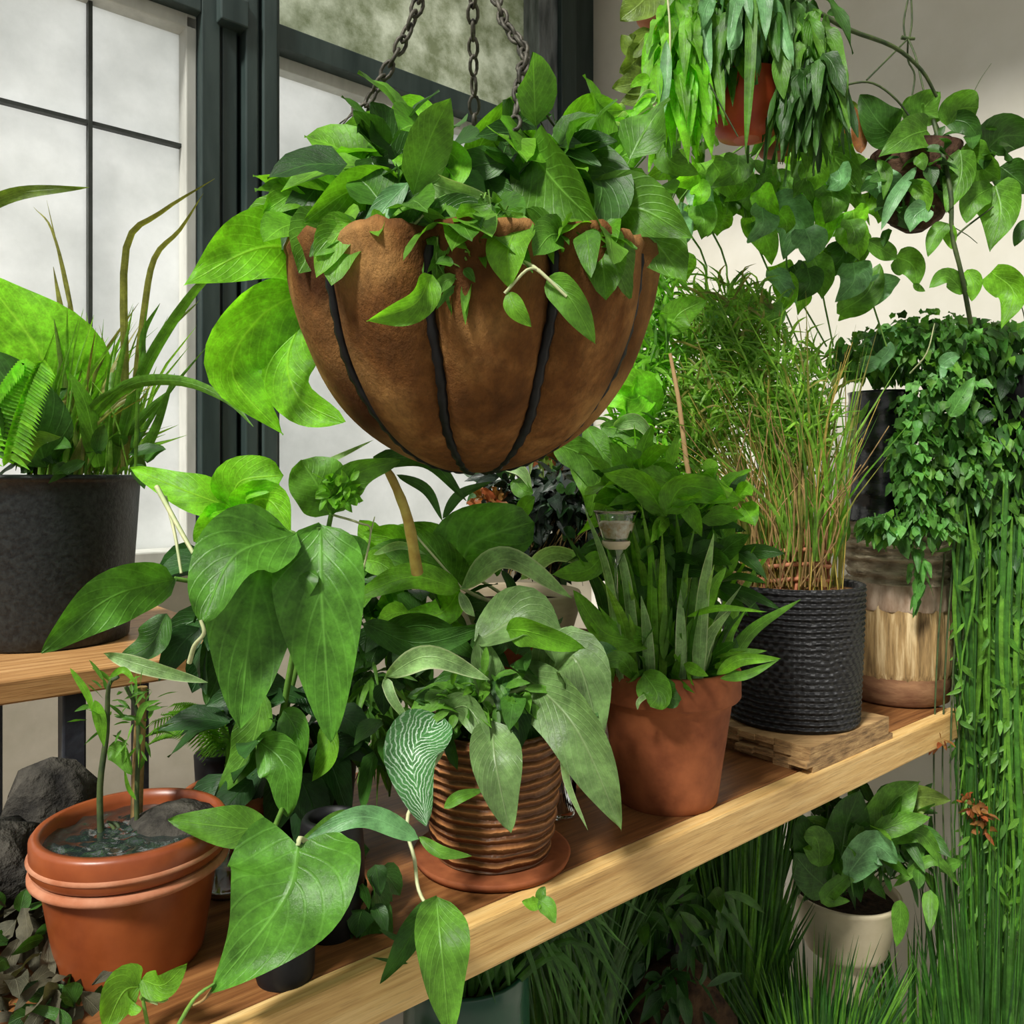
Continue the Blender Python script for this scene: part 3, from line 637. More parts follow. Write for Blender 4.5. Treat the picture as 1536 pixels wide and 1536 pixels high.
p.leaves([([(105, 1002, .82), (130, 1040, .82), (142, 1075, .82)], 5, 'fresh', dict(shape='lance')), ([(142, 1050, .82), (150, 1080, .82), (156, 1120, .82)], 9, 'fresh', dict(shape='lance')),
          ([(163, 1120, .83), (178, 1130, .83), (198, 1162, .83)], 15, 'mid', dict(roll=.3)), ([(163, 1018, .82), (185, 1005, .82), (206, 1028, .82)], 5, 'fresh', dict(shape='lance')),
          ([(205, 1090, .83), (215, 1060, .83), (240, 1050, .83)], 5, 'mid', dict(shape='lance')), ([(204, 1200, .83), (192, 1180, .83), (186, 1150, .83)], 3, 'fresh', dict(shape='lance'))])
b = MB(); scatter(b, [(170, 1060, .84, 40, 45, .02), (215, 1080, .84, 28, 60, .02)], 60, .022, .0022, 'lance', 0, .8, .2); p.part('foliage', b, 'mid')

c = V(((350-768)/F*1.03, 1.03, ZSH))
p = Plant('terracotta_bowl_planter', tuple(c), 'glossy wide-rimmed terracotta pot behind the orange water pot, half hidden by leaves', 'planter')
pot(p, c, .058, .045, .085, 'terra', .02, .004, soilmat='rock')
p = Plant('glass_jar', ((340-768)/F*.94, .94, ZSH), 'round reflective glass jar beside the orange water pot', 'glass jar')
c = V(((340-768)/F*.94, .94, ZSH)); b = MB(); lathe(b, c, [(.001, .002), (.022, .002), (.034, .018), (.036, .045), (.030, .068), (.024, .078), (.026, .084), (.0235, .084), (.0215, .078), (.0275, .066), (.0335, .045), (.0315, .02), (.021, .005), (.001, .005)], 40); p.part('jar', b, 'glass')
b = MB(); lathe(b, c, [(.001, .0055), (.020, .006), (.031, .021), (.033, .043), (.001, .0435)], 32); p.part('water', b, 'water')

# dried plant at the far lower left
c = V((-.545, .86, ZSH))
p = Plant('dried_root_clump', tuple(c), 'grey shrivelled plant over a rough root clump at the lower left corner', 'dried plant')
b = MB(); lathe(b, c, [(.052, 0), (.07, .03), (.062, .07), (.04, .10), (.002, .115)], 30, .7); p.part('root_clump', b, 'rock')
b = MB(); lathe(b, c+V((.02, .09, 0)), [(.03, 0), (.05, .06), (.045, .11), (.025, .14), (.002, .15)], 26, .6); p.part('mossy_root', b, 'rock')
b = MB(); scatter(b, [(30, 1390, .80, 80, 40, .03), (60, 1500, .74, 90, 45, .02)], 80, .06, .009, 'lance', .4, .4, .5, wav=.3); p.part('dry_foliage', b, 'dry')
b = MB(); scatter(b, [(30, 1400, .78, 70, 30, .03), (90, 1510, .73, 50, 20, .02)], 22, .03, .009, 'ovate', .2, .5, .6); p.part('foliage', b, 'dark')
c = V(((205-768)/F*.70, .70, ZSH-.02))
p = Plant('round_leaf_seedling', (c.x, .72, ZSH), 'low seedling with rounded glossy leaves in front of the orange pot', 'small plant')
p.leaves([([(212, 1470, .70), (245, 1478, .69), (280, 1445, .69)], 20, 'fresh', dict(roll=.3)), ([(210, 1480, .70), (185, 1490, .69), (158, 1545, .68)], 36, 'fresh', dict(roll=-.3)), ([(212, 1500, .7), (235, 1490, .7), (252, 1500, .7)], 18, 'pale', dict(roll=.8)),
          ([(108, 1535, .70), (80, 1520, .70), (20, 1505, .70)], 8, 'dark', {})])
p.stems([([(230, 1580, .70), (218, 1520, .70), (211, 1475, .70)], .002, .0014), ([(250, 1570, .68), (290, 1500, .68), (322, 1475, .69)], .0022, .001)])

# ================================================================== 6. wound-cane basket plant (muted, striped leaves)
c = V(((738-768)/F*1.03, 1.03, ZSH+.012))
p = Plant('cane_basket_plant', tuple(c), 'reddish brown wound-cane basket with drooping muted and striped leaves at mid shelf', 'potted plant')
b = MB(); lathe(b, c-V((0, 0, .0115)), [(.078, 0), (.094, .002), (.097, .010), (.094, .0105), (.076, .0095)], 56); p.part('saucer', b, 'terra')
b = MB(); pr = []
for i in range(61):
    t = i/60; pr.append((.070+.017*t+.006*math.sin(t*math.pi*.9)+.0016*math.sin(t*60*.8), .155*t))
pr += [(.080, .155), (.077, .13)]; lathe(b, c, pr, 96, .03); p.part('basket', b, 'ribbed')
b = MB(); lathe(b, c, [(.079, .135), (.05, .142), (.001, .145)], 24, .2); p.part('soil', b, 'soil')
p.leaves([
 ([(664, 1075, .93), (618, 1130, .88), (640, 1238, .87)], 42, 'striped', dict(roll=.2, cup=.45, label='white-striped drooping leaf')),
 ([(738, 1082, .92), (745, 1150, .88), (765, 1248, .88)], 38, 'muted', dict(roll=-.15, cup=.4)),
 ([(660, 1075, .95), (700, 1062, .92), (735, 1120, .90)], 26, 'muted', dict(roll=.5)),
 ([(770, 1000, 1.0), (860, 1090, .92), (932, 1245, .92)], 46, 'muted', dict(roll=.35, cup=.35, nu=20)),
 ([(800, 1045, .99), (862, 985, .95), (905, 1118, .94)], 46, 'muted', dict(roll=-.5, cup=.4)),
 ([(578, 1016, .93), (645, 985, .90), (735, 1020, .92)], 18, 'pale', dict(shape='lance', roll=.2, label='pale arching leaf')),
 ([(578, 1018, .93), (590, 1050, .92), (618, 1088, .93)], 8, 'pale', dict(shape='strap')),
 ([(790, 1078, 1.0), (735, 1030, .96), (718, 950, .97)], 34, 'muted', dict(roll=.5, cup=.5)),
 ([(712, 962, .98), (790, 925, .97), (850, 1000, .98)], 42, 'muted', dict(roll=-.6, cup=.5)),
 ([(760, 945, .95), (800, 950, .94), (880, 975, .96)], 24, 'fresh', dict(roll=.5, edge=None) if False else dict(roll=.5)),
 ([(720, 1060, .96), (660, 1045, .94), (610, 1075, .94)], 24, 'mid', dict(roll=.5)),
 ([(735, 1060, .98), (690, 1020, .97), (640, 1040, .96)], 22, 'dark', dict(roll=.3)),
 ([(845, 1100, .98), (850, 1170, .97), (882, 1246, .97)], 6, 'pale', dict(shape='strap', cup=.1)),
 ([(628, 1255, .88), (662, 1278, .87), (708, 1284, .88)], 9, 'mid', dict(shape='lance')),
 ([(666, 1212, .87), (690, 1195, .87), (728, 1184, .89)], 9, 'mid', dict(shape='lance')),
 ([(645, 1352, .83), (616, 1405, .79), (570, 1476, .78)], 20, 'dark', dict(roll=.35)),
 ([(655, 1345, .80), (664, 1430, .76), (674, 1552, .76)], 40, 'mid', dict(roll=-.2, cup=.35)),
 ([(640, 1365, .83), (655, 1390, .81), (660, 1430, .79)], 8, 'fresh', dict(shape='lance')),
 ([(620, 1420, .80), (590, 1405, .80), (568, 1394, .80)], 4, 'dark', dict(shape='lance')), ([(612, 1445, .80), (590, 1442, .80), (558, 1436, .80)], 3, 'dark', dict(shape='lance')),
 ([(545, 935, 1.0), (630, 965, .97), (745, 935, 1.0)], 22, 'dark', dict(roll=.3)), ([(560, 960, 1.0), (640, 940, 1.0), (720, 990, 1.0)], 26, 'dark', dict(roll=.5)),
])
p.stems([([(665, 1125, .93), (612, 1222, .89), (622, 1290, .86), (628, 1335, .84), (648, 1372, .82)], .0022, .0018), ([(740, 1130, 1.0), (735, 1060, .97), (790, 1030, .97)], .0035, .0025)], 'pale_stem', 'trailing_stem')
p.stems([([(740, 1130, 1.02), (735, 1085, .97), (738, 1080, .93)], .003, .002), ([(735, 1130, 1.02), (700, 1080, .98), (660, 1075, .94)], .003, .002), ([(735, 1130, 1.02), (620, 1060, .98), (578, 1017, .93)], .0025, .0018)])
b = MB(); scatter(b, [(700, 1060, .98, 70, 35, .04), (800, 1030, 1.0, 70, 60, .05), (590, 1080, 1.0, 55, 70, .05)], 60, .06, .015, 'ovate', .4, .5, .5); p.part('foliage', b, 'dark')
b = MB(); scatter(b, [(720, 1045, .95, 80, 30, .03)], 80, .03, .006, 'lance', .2, .5, .5); p.part('foliage', b, 'mid')
p = Plant('fallen_sprig', tuple(at(815, 1358, .87)), 'tiny two-leaved green sprig lying on the pale front edge of the shelf', 'leaf sprig')
p.leaves([([(810, 1352, .855), (798, 1356, .85), (783, 1352, .85)], 10, 'fresh', dict(roll=.2)), ([(808, 1350, .855), (822, 1362, .85), (833, 1385, .845)], 13, 'mid', dict(roll=-.2)), ([(810, 1352, .86), (812, 1340, .862), (818, 1330, .866)], 8, 'mid', {})])

p = Plant('glass_tumbler', ((835-768)/F*1.16, 1.16, ZSH), 'small clear glass tumbler tucked between the cane basket and the terracotta pot', 'glass')
b = MB(); lathe(b, V(((835-768)/F*1.16, 1.16, ZSH)), [(.001, .001), (.024, .001), (.026, .003), (.030, .095), (.028, .095), (.024, .010), (.001, .009)], 36); p.part('tumbler', b, 'glass')

# ================================================================== 7. philodendron in tall two-tone pot behind
c = V(((775-768)/F*1.33, 1.33, ZSH))
p = Plant('philodendron', tuple(c), 'philodendron with a big upright leaf and pale-edged leaves over a tan-and-terracotta bowl pot', 'potted plant')
b = MB(); lathe(b, c, [(.04, 0), (.045, .004), (.055, .10), (.06, .19), (.088, .232), (.092, .235)], 56); p.part('pot', b, 'terra')
b = MB(); lathe(b, c, [(.0915, .234), (.1, .262), (.103, .285), (.101, .289), (.096, .287), (.093, .265)], 56); p.part('rim', b, 'bowl', label='tan rim of the bowl')
b = MB(); lathe(b, c, [(.095, .268), (.05, .272), (.001, .275)], 24, .2); p.part('soil', b, 'soil')
p.leaves([
 ([(694, 882, 1.16), (705, 820, 1.14), (800, 782, 1.15)], 58, 'broad', dict(roll=.25, cup=.2, nu=20, shape='round')),
 ([(690, 880, 1.14), (660, 840, 1.12), (625, 795, 1.13)], 34, 'mid', dict(roll=-.3)),
 ([(690, 884, 1.12), (615, 865, 1.08), (520, 902, 1.08)], 22, 'fresh', dict(roll=.35)),
 ([(690, 884, 1.12), (760, 838, 1.08), (858, 898, 1.08)], 20, 'pale', dict(roll=-.5, shape='lance', label='pale-edged arching leaf')),
 ([(690, 884, 1.12), (745, 848, 1.10), (765, 840, 1.10)], 8, 'pale', dict(shape='lance')),
 ([(690, 888, 1.12), (700, 910, 1.11), (712, 925, 1.11)], 8, 'pale', dict(shape='lance')),
 ([(690, 884, 1.16), (660, 920, 1.16), (600, 925, 1.17)], 24, 'lime', dict(roll=.3)),
 ([(560, 832, 1.15), (600, 818, 1.13), (640, 832, 1.12)], 6, 'pale', dict(shape='lance')),
 ([(640, 870, 1.2), (590, 840, 1.2), (535, 850, 1.2)], 34, 'mid', dict(roll=.3)), ([(630, 840, 1.22), (590, 810, 1.22), (545, 800, 1.22)], 26, 'fresh', dict(roll=-.3)), ([(660, 850, 1.24), (650, 810, 1.24), (590, 790, 1.24)], 26, 'mid', {}),
 ([(780, 870, 1.2), (830, 830, 1.2), (900, 850, 1.2)], 14, 'pale', dict(shape='lance', roll=.4)),
])
p.stems([([(775, 905, 1.3), (730, 900, 1.2), (692, 882, 1.13)], .004, .0025), ([(692, 882, 1.13), (660, 845, 1.12), (622, 800, 1.12), (618, 780, 1.12)], .0018, .0014), ([(775, 905, 1.3), (700, 860, 1.28), (640, 850, 1.22)], .003, .002)], 'pale_stem')
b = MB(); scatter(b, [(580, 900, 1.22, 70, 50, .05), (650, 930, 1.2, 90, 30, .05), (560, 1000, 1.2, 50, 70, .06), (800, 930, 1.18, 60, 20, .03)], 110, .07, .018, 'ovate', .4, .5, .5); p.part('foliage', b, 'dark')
b = MB(); scatter(b, [(560, 850, 1.25, 50, 40, .05), (600, 930, 1.2, 70, 30, .04)], 26, .06, .018, 'ovate', .3, .6, .5); p.part('foliage', b, 'fresh')
b = MB(); scatter(b, [(560, 1060, 1.15, 50, 70, .05)], 120, .06, .004, 'lance', .7, .3, .3); p.part('fringe', b, 'mid')

# feathery fern with small black nursery pot
c = V(((328-768)/F*1.13, 1.13, ZSH))
p = Plant('feathery_fern', tuple(c), 'feathery yellow-green fern in a small black pot left of the hanging broad leaves', 'potted plant')
pot(p, c, .032, .027, .098, 'blackpot')
b = MB()
for k in range(18):
    a = random.uniform(-1.2, 1.9); L = random.uniform(.05, .085); e = c+V((math.sin(a)*L, -.04-random.random()*.08, .13+math.cos(a)*L*.6)); o = c+V((.01, -.005, .10))
    for m in range(26):
        u = m/25; q = o.lerp(e, u)+V((0, 0, .02*math.sin(u*3.1))); dr = (e-o).normalized(); sd_ = dr.cross(V((0, -1, .3))).normalized()
        for g in (-1, 1): blade(b, [q, q+sd_*g*.012+dr*.006, q+sd_*g*.022*(1.1-u)+dr*.016+V((0, 0, -.006))], .0011, 3)
p.part('fronds', b, 'fresh')

# ================================================================== 8. terracotta pot with strap leaves
c = V(((1000-768)/F*1.22, 1.22, ZSH))
p = Plant('strap_leaf_plant', tuple(c), 'classic terracotta pot on the shelf with a thick tuft of upright strap leaves', 'potted plant')
pot(p, c, .100, .072, .196, 'terra', .046, .0055, seg=72, wob=.004)
b = MB()
for k in range(8): lathe(b, c+V((math.cos(k*.8+3.9)*.1065*.99, math.sin(k*.8+3.9)*.1065*.99, .17+random.uniform(-.012, .012))), [(.0001, -.002), (.004, 0), (.0001, .002)], 8)
p.leaves([
 ([(1030, 925, 1.13), (1080, 912, 1.10), (1150, 918, 1.09)], 5, 'fresh', dict(shape='lance')), ([(1075, 1012, 1.12), (1110, 990, 1.10), (1172, 988, 1.09)], 10, 'fresh', dict(shape='lance', roll=.3)), ([(1080, 1018, 1.12), (1120, 1012, 1.1), (1168, 990, 1.09)], 7, 'mid', dict(shape='lance')),
 ([(965, 1010, 1.12), (985, 1042, 1.09), (975, 1060, 1.09)], 26, 'mid', dict(roll=.2)), ([(990, 1020, 1.12), (1005, 1045, 1.09), (1022, 1050, 1.09)], 18, 'dark', dict(roll=.2)),
 ([(940, 1000, 1.14), (900, 975, 1.1), (862, 985, 1.1)], 13, 'teal', dict(roll=.2, shape='lance')), ([(955, 1020, 1.14), (930, 990, 1.1), (890, 1000, 1.1)], 14, 'mid', dict(shape='lance')),
 ([(985, 960, 1.15), (910, 950, 1.12), (860, 885, 1.12)], 22, 'fresh', dict(roll=.3)), ([(905, 830, 1.15), (880, 855, 1.14), (828, 862, 1.14)], 20, 'fresh', dict(roll=.4)),
 ([(1000, 770, 1.16), (1030, 730, 1.14), (1118, 752, 1.14)], 26, 'fresh', dict(roll=.4, wav=.25)), ([(1000, 775, 1.17), (960, 725, 1.15), (905, 710, 1.14)], 22, 'fresh', dict(roll=-.4)),
 ([(1040, 860, 1.2), (1035, 800, 1.2), (1050, 745, 1.2)], 48, 'dark', dict(roll=.2)), ([(1085, 870, 1.2), (1080, 820, 1.2), (1095, 760, 1.2)], 26, 'fresh', dict(roll=.3)), ([(960, 880, 1.2), (950, 810, 1.18), (968, 745, 1.18)], 24, 'mid', dict(roll=.3)),
 ([(1060, 920, 1.14), (1070, 880, 1.12), (1090, 850, 1.12)], 9, 'fresh', dict(roll=.3)), ([(985, 1035, 1.11), (960, 1050, 1.085), (956, 1065, 1.085)], 4, 'pale', dict(shape='lance')),
])
for k in range(84):
    x0 = random.gauss(1000, 40); x0 = max(925, min(1080, x0)); y0 = 1.22+random.uniform(-.07, .07); lean = (x0-1000)*random.uniform(.3, 1.5)+random.gauss(0, 14); hh = random.uniform(100, 285)
    P = [at(x0, 1035, y0), at(x0+lean*.35, 1035-hh*.6, y0-.03), at(x0+lean, 1035-hh, y0-random.uniform(.0, .10))]
    b = MB(); blade(b, P, random.uniform(.005, .0115), 10, roll=random.uniform(-.9, .9)); p.part('blade', b, random.choice(['fresh', 'fresh', 'mid', 'grass', 'pale']) if random.random() < .85 else 'dark')
b = MB(); scatter(b, [(1000, 990, 1.2, 80, 35, .07)], 90, .06, .007, 'lance', -.4, .4, .3); p.part('foliage', b, 'mid')
b = MB(); scatter(b, [(1010, 755, 1.22, 85, 50, .06), (950, 740, 1.24, 40, 50, .05), (1090, 740, 1.2, 30, 30, .04)], 95, .065, .016, 'ovate', .2, .6, .5, wav=.2); p.part('foliage', b, 'fresh')
b = MB(); scatter(b, [(1000, 820, 1.24, 95, 90, .05)], 90, .08, .013, 'ovate', .1, .6, .4); p.part('foliage', b, 'dark')
# watering cone of glass stuck among the blades
c = at(924, 800, 1.13)
p = Plant('glass_watering_funnel', tuple(at(920, 850, 1.13)), 'clear glass funnel cup standing among the strap leaves', 'glass funnel')
b = MB(); q = c+V((0, 0, -.016)); lathe(b, q, [(.0015, -.03), (.004, -.025), (.013, -.006), (.0165, .001), (.0175, .004), (.029, .044), (.031, .047), (.0285, .047), (.0255, .040), (.0155, .006), (.012, -.003), (.002, -.024)], 40); p.part('cup', b, 'glass')
b = MB(); lathe(b, q, [(.001, .008), (.0155, .010), (.0235, .030), (.020, .034), (.001, .032)], 32, .1); p.part('brightening_fill', b, plain('pale_cup_fill', (.45, .30, .12), (.75, .72, .60), .8, 90, .8, .003))  # pale fill added inside to make the clear cup look brighter
b = MB(); lathe(b, q, [(.0135, -.005), (.0185, .0005), (.0195, .004), (.0185, .006)], 40); p.part('ring', b, 'cream')
b = MB(); tube(b, [q+V((0, 0, -.028)), q+V((.004, .01, -.12)), q+V((.01, .03, -.20))], .0022, .0018, n=8); p.part('spike', b, 'glass')

# ================================================================== 9. black woven pot of reeds on split wood
c = V(((1187-768)/F*1.49, 1.49, ZSH+.042))
sc_, dc_ = c.dot(U), c.dot(N)
p = Plant('split_wood_stack', tuple(V((c.x, c.y, ZSH))), 'short stack of rough split wood slats under the black woven pot', 'wood stack')
for k in range(4):
    b = MB(); z0 = ZSH+.0005+k*.0104; j = random.uniform(-.006, .006)
    for m in range(7):
        d0 = dc_-.115+m*.033; b.box(sc_-.135+j+random.uniform(-.008, .008), sc_+.135+j+random.uniform(-.01, .01), d0, d0+.0325, z0, z0+.0100+random.uniform(-.0006, .0002))
    p.part('slat_layer', b, 'slabwood', smooth=False)
p = Plant('reed_plant', tuple(c), 'round black rope-woven pot packed with tall fine grassy reeds', 'potted plant')
b = MB(); pr = [(.108, 0), (.114, .003)]
for i in range(97): t = i/96; pr.append((.114+.010*t+.0013*math.sin(t*24*6.283), .005+.235*t))
pr += [(.118, .241), (.113, .238), (.110, .21)]
lathe(b, c, pr, 120, .006); p.part('pot', b, 'blackweave')
b = MB(); lathe(b, c, [(.112, .228), (.06, .234), (.001, .236)], 40, .15); p.part('soil', b, plain('coir_mulch', (.20, .08, .03), (.45, .24, .10), .9, 60, 1, .008))
b = MB()
for k in range(14):
    a = k/14*6.283; tube(b, [c+V((.062*math.cos(a), .062*math.sin(a), .23)), c+V((.06*math.cos(a+.3), .06*math.sin(a+.3), .33+random.uniform(-.03, .03)))], .004, .003, n=5)
b2 = MB(); tube(b2, [c+V((-.01, .02, .22)), c+V((-.018, .03, .42)), c+V((-.022, .03, .60))], .017, .014, n=10, wob=.05); p.part('yellow_culm', b2, plain('yellow_culm', (.30, .26, .04), (.48, .40, .09), .5, 20, .3, .002, .3, sc3=(1, 1, .3)))
b2 = MB(); tube(b2, [c+V((.018, .0, .22)), c+V((.022, .01, .38)), c+V((.016, .015, .50))], .013, .011, n=10, wob=.05); p.part('yellow_culm', b2, 'reed')
for z in (.25, .275, .30): tube(b, [c+V((.066*math.cos(a), .066*math.sin(a), z+.004*math.sin(a*3))) for a in [i/10*6.283 for i in range(11)]], .004, .004, n=5)
p.part('twig_collar', b, 'terra_edge')
Ms = [MB(), MB(), MB()]
for k in range(300):
    a = random.random()*6.283; rr = .09*math.sqrt(random.random()); o = c+V((rr*math.cos(a), rr*math.sin(a), .225)); hgt = random.uniform(.25, .54)
    ln = V((min(.055, math.cos(a)*rr*1.2+random.gauss(-.05, .075)), math.sin(a)*rr*.8+random.gauss(0, .04), hgt)); e = o+ln; md = o+V((ln.x*.25, ln.y*.3, hgt*.5)); g = random.random()
    if g < .3: tube(Ms[0], [o, md+V((random.gauss(0, .008), 0, 0)), o+(e-o)*.8+V((random.gauss(0, .012), 0, 0))], random.uniform(.0012, .0022), .0007, n=3, m=5)
    elif g < .55: blade(Ms[1], [o, md, e+V((random.gauss(0, .02), 0, -.02))], random.uniform(.0014, .0028), 6, roll=random.uniform(-1, 1))
    else: blade(Ms[2], [o+V((0, 0, .06)), md, e+V((random.gauss(0, .04), 0, random.uniform(-.05, .02)))], random.uniform(.0016, .0034), 6, roll=random.uniform(-1, 1))
for k in range(2300):                               # fine upper growth
    q, _ = blob_pt(random.choice([(1090, 580, 1.5, 80, 95, .06), (1175, 590, 1.5, 80, 85, .08), (1040, 640, 1.48, 40, 90, .04), (1100, 500, 1.52, 85, 75, .06, 3000), (1190, 650, 1.48, 60, 60, .06)]), .2)
    d = V((random.gauss(-.15, .55), random.gauss(0, .3), random.uniform(.3, 1))).normalized(); L = random.uniform(.03, .08); blade(Ms[2] if random.random() < .85 else Ms[1], [q, q+d*L*.5, q+d*L+V((random.gauss(0, .015), 0, -.018))], random.uniform(.0014, .0036), 5, roll=random.uniform(-1, 1))
p.part('dry_reeds', Ms[0], 'reed', kind='stuff'); p.part('yellowing_blades', Ms[1], 'grassdry', kind='stuff'); p.part('grass_blades', Ms[2], 'grass', kind='stuff')
b = MB(); tube(b, [at(1005, 530, 1.4), at(1018, 600, 1.41), at(1045, 760, 1.44), at(1120, 885, 1.47)], .003, .006, n=6); p.part('bare_cane', b, plain('tan_cane', (.42, .26, .12), (.5, .33, .16), .6, 30))
for k in range(26):
    x = random.uniform(1110, 1250); b = MB(); tube(b, [at(x, 880, 1.42), at(x+random.gauss(0, 20), 790, 1.40), at(x+random.gauss(-10, 40), random.uniform(600, 720), 1.41)], .0018, .0009, n=4); p.part('twig', b, 'stemb')
for P in ([(1150, 880, 1.49), (1190, 800, 1.45), (1240, 720, 1.44)], [(1200, 870, 1.48), (1165, 790, 1.44), (1120, 700, 1.43)], [(1170, 870, 1.45), (1195, 730, 1.43), (1160, 640, 1.42)], [(1120, 880, 1.45), (1135, 770, 1.42), (1110, 690, 1.41)]):
    b = MB(); tube(b, [at(*q) for q in P], .0032, .0012, n=5); p.part('twig', b, 'stemb')

# ================================================================== 10. straw basket with black planter of ivy
c = V(((1345-768)/F*1.78, 1.78, ZSH))
p = Plant('straw_basket', tuple(c), 'straw basket with pale woven flared collar at the right end of the shelf', 'basket')
b = MB(); lathe(b, c, [(.090, 0), (.101, .006), (.104, .04), (.104, .058)], 60, .01); p.part('base_band', b, plain('brown_band', (.14, .06, .03), (.30, .16, .08), .8, 14, .5, .004, .2, sc3=(1, 1, 3)))
def fl(r, z, a): return r*(1+.012*math.sin(a*34)+.008*math.sin(a*13))
b = MB(); lathe(b, c, [(.102, .055), (.106, .07), (.108, .12), (.107, .17), (.104, .21)], 200, 0, fn=fl); p.part('straw_body', b, 'straw')
b = MB(); lathe(b, c, [(.105, .195), (.108, .20), (.106, .245), (.104, .25)], 200, 0, fn=lambda r, z, a: r*(1+.02*math.sin(a*17))); p.part('straw_fringe', b, plain('pale_straw', (.30, .20, .13), (.52, .40, .30), .8, 30, .7, .004, .2, sc3=(2, 2, .6)))
b = MB(); pr = []
for i in range(25):
    t = i/24; pr.append((.103+.03*t*t+.004*math.sin(i*2.1), .248+.13*t))
pr += [(.126, .375), (.10, .29)]; lathe(b, c, pr, 90, .10); p.part('woven_collar', b, 'palewick')
c2 = c+V((.0, 0, .15)); c2.x = (1322-768)/F*1.78
p = Plant('ivy_planter', tuple(V((c2.x, c2.y, c2.z+.1))), 'glossy black ribbed planter standing in the straw basket, buried in small-leaved ivy', 'potted plant')
b = MB(); pr = [(.06, .10)]
for i in range(60): t = i/59; pr.append((.0645+.003*t+.0022*math.sin(t*44), .10+.40*t))
pr += [(.064, .50), (.062, .48)]; lathe(b, c2, pr, 64); glossy = plain('gloss_black', (.008, .008, .010), (.03, .03, .04), .18, 12, .3, .004, .6, sc3=(1, 1, 4)); p.part('pot', b, glossy)
st = MB()
IV = [(1310, 530, 1.72, 62, 36, .08), (1400, 520, 1.70, 100, 50, .10), (1410, 600, 1.64, 52, 60, .08), (1375, 690, 1.62, 34, 75, .05), (1390, 780, 1.62, 40, 34, .04), (1330, 785, 1.62, 42, 20, .03), (1440, 690, 1.66, 50, 70, .06)]
for n_, mt, L, hw in ((1100, 'ivy', .025, .0085), (500, 'mid', .026, .009), (300, 'dark', .036, .012), (60, 'teal', .034, .011)):
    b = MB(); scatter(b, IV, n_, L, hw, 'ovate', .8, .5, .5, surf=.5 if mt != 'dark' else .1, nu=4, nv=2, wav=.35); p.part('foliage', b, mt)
b = MB(); scatter(b, [(1378, 860, 1.63, 10, 45, .02)], 26, .03, .007, 'ovate', 1.2, .2, .3); p.part('foliage', b, 'ivy')
p.leaves([([(1300, 555, 1.62), (1330, 530, 1.6), (1336, 512, 1.6)], 10, 'teal', {}), ([(1290, 550, 1.62), (1305, 545, 1.6), (1322, 538, 1.6)], 13, 'teal', {}), ([(1410, 550, 1.56), (1425, 538, 1.55), (1440, 535, 1.55)], 11, 'teal', {}), ([(1425, 625, 1.56), (1440, 600, 1.55), (1462, 565, 1.55)], 14, 'ivy', {}),
          ([(1262, 650, 1.62), (1290, 625, 1.62), (1305, 600, 1.62)], 5, 'mid', dict(shape='lance')), ([(1265, 780, 1.66), (1268, 800, 1.66), (1264, 818, 1.66)], 8, 'mid', dict(shape='strap'))])
b = MB(); tube(b, [at(1365, 560, 1.6), at(1390, 530, 1.56), at(1402, 485, 1.55)], .0018, .001, n=4); p.part('sprig', b, 'pale_stem')

# trailing curtain at the right edge, in a wall planter
c = V((1.21, 1.615, 1.60)); s0, d0 = c.dot(U), c.dot(N)
p = Plant('trailing_curtain_planter', tuple(sd(SR-.06, .60, 1.60)), 'long green curtain of trailing stems pouring from a wall planter at the right edge', 'hanging plant')
b = MB(); b.box(1.82, SR-.003, .48, .72, 1.54, 1.67); p.part('planter_box', b, 'blackpot', smooth=False, bevel=.006)
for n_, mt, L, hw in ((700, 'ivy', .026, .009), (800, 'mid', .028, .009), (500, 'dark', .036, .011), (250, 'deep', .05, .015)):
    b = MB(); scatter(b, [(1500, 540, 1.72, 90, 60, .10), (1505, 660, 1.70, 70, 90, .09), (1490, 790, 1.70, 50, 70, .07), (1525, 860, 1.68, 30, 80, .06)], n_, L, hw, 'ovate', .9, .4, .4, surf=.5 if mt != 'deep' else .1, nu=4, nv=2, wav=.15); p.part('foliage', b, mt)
A, B2, C2 = MB(), MB(), MB()
for k in range(190):
    x = 1436+(100*random.random()**.75); y = 1.70+random.uniform(-.08, .08); y0 = random.uniform(700, 900); y1 = random.uniform(1150, 1700) if x > 1450 else random.uniform(1050, 1500); wv = random.uniform(-14, 14)
    P = [at(x, y0, y), at(x+wv, y0+(y1-y0)*.35, y-.01), at(x-wv*.6, y0+(y1-y0)*.7, y), at(x+wv*.5, y1, y)]
    (blade if random.random() < .7 else lambda m_, P_, w_, n_: tube(m_, P_, w_*.7, w_*.4, n=3, m=9))(random.choice((A, B2)), P, random.uniform(.0018, .0048), 10)
    if random.random() < .6:
        pts = catmull(P, 14)
        for q in pts[2:]:
            if random.random() < .75: d = V((random.choice((-1, 1))*random.uniform(.3, 1), random.gauss(0, .4), -random.uniform(.3, 1.4))).normalized(); leaf(C2, [q, q+d*.016, q+d*.034], random.uniform(.003, .006), 0, 'lance', nu=4, nv=2)
p.part('trailing_stems', A, 'darkgrass', kind='stuff'); p.part('trailing_stems', B2, 'mid', kind='stuff'); p.part('foliage', C2, 'mid')
for q in ((1408, 1112), (1472, 1222), (1455, 1205), (1476, 1240)):
    b = MB(); scatter(b, [(q[0], q[1], 1.62, 8, 12, .01)], 14, .022, .006, 'ovate', .2, .6, .3); p.part('flower', b, 'rust', label='dry orange flower')
b = MB()
for x in (1405, 1418, 1430, 1442, 1458): tube(b, [at(x+12, 830, 1.66), at(x, 1000, 1.65), at(x-4, 1200, 1.64), at(x+8, 1500, 1.64)], .0022, .0016, n=4)
p.part('bare_stems', b, 'stemd', kind='stuff')

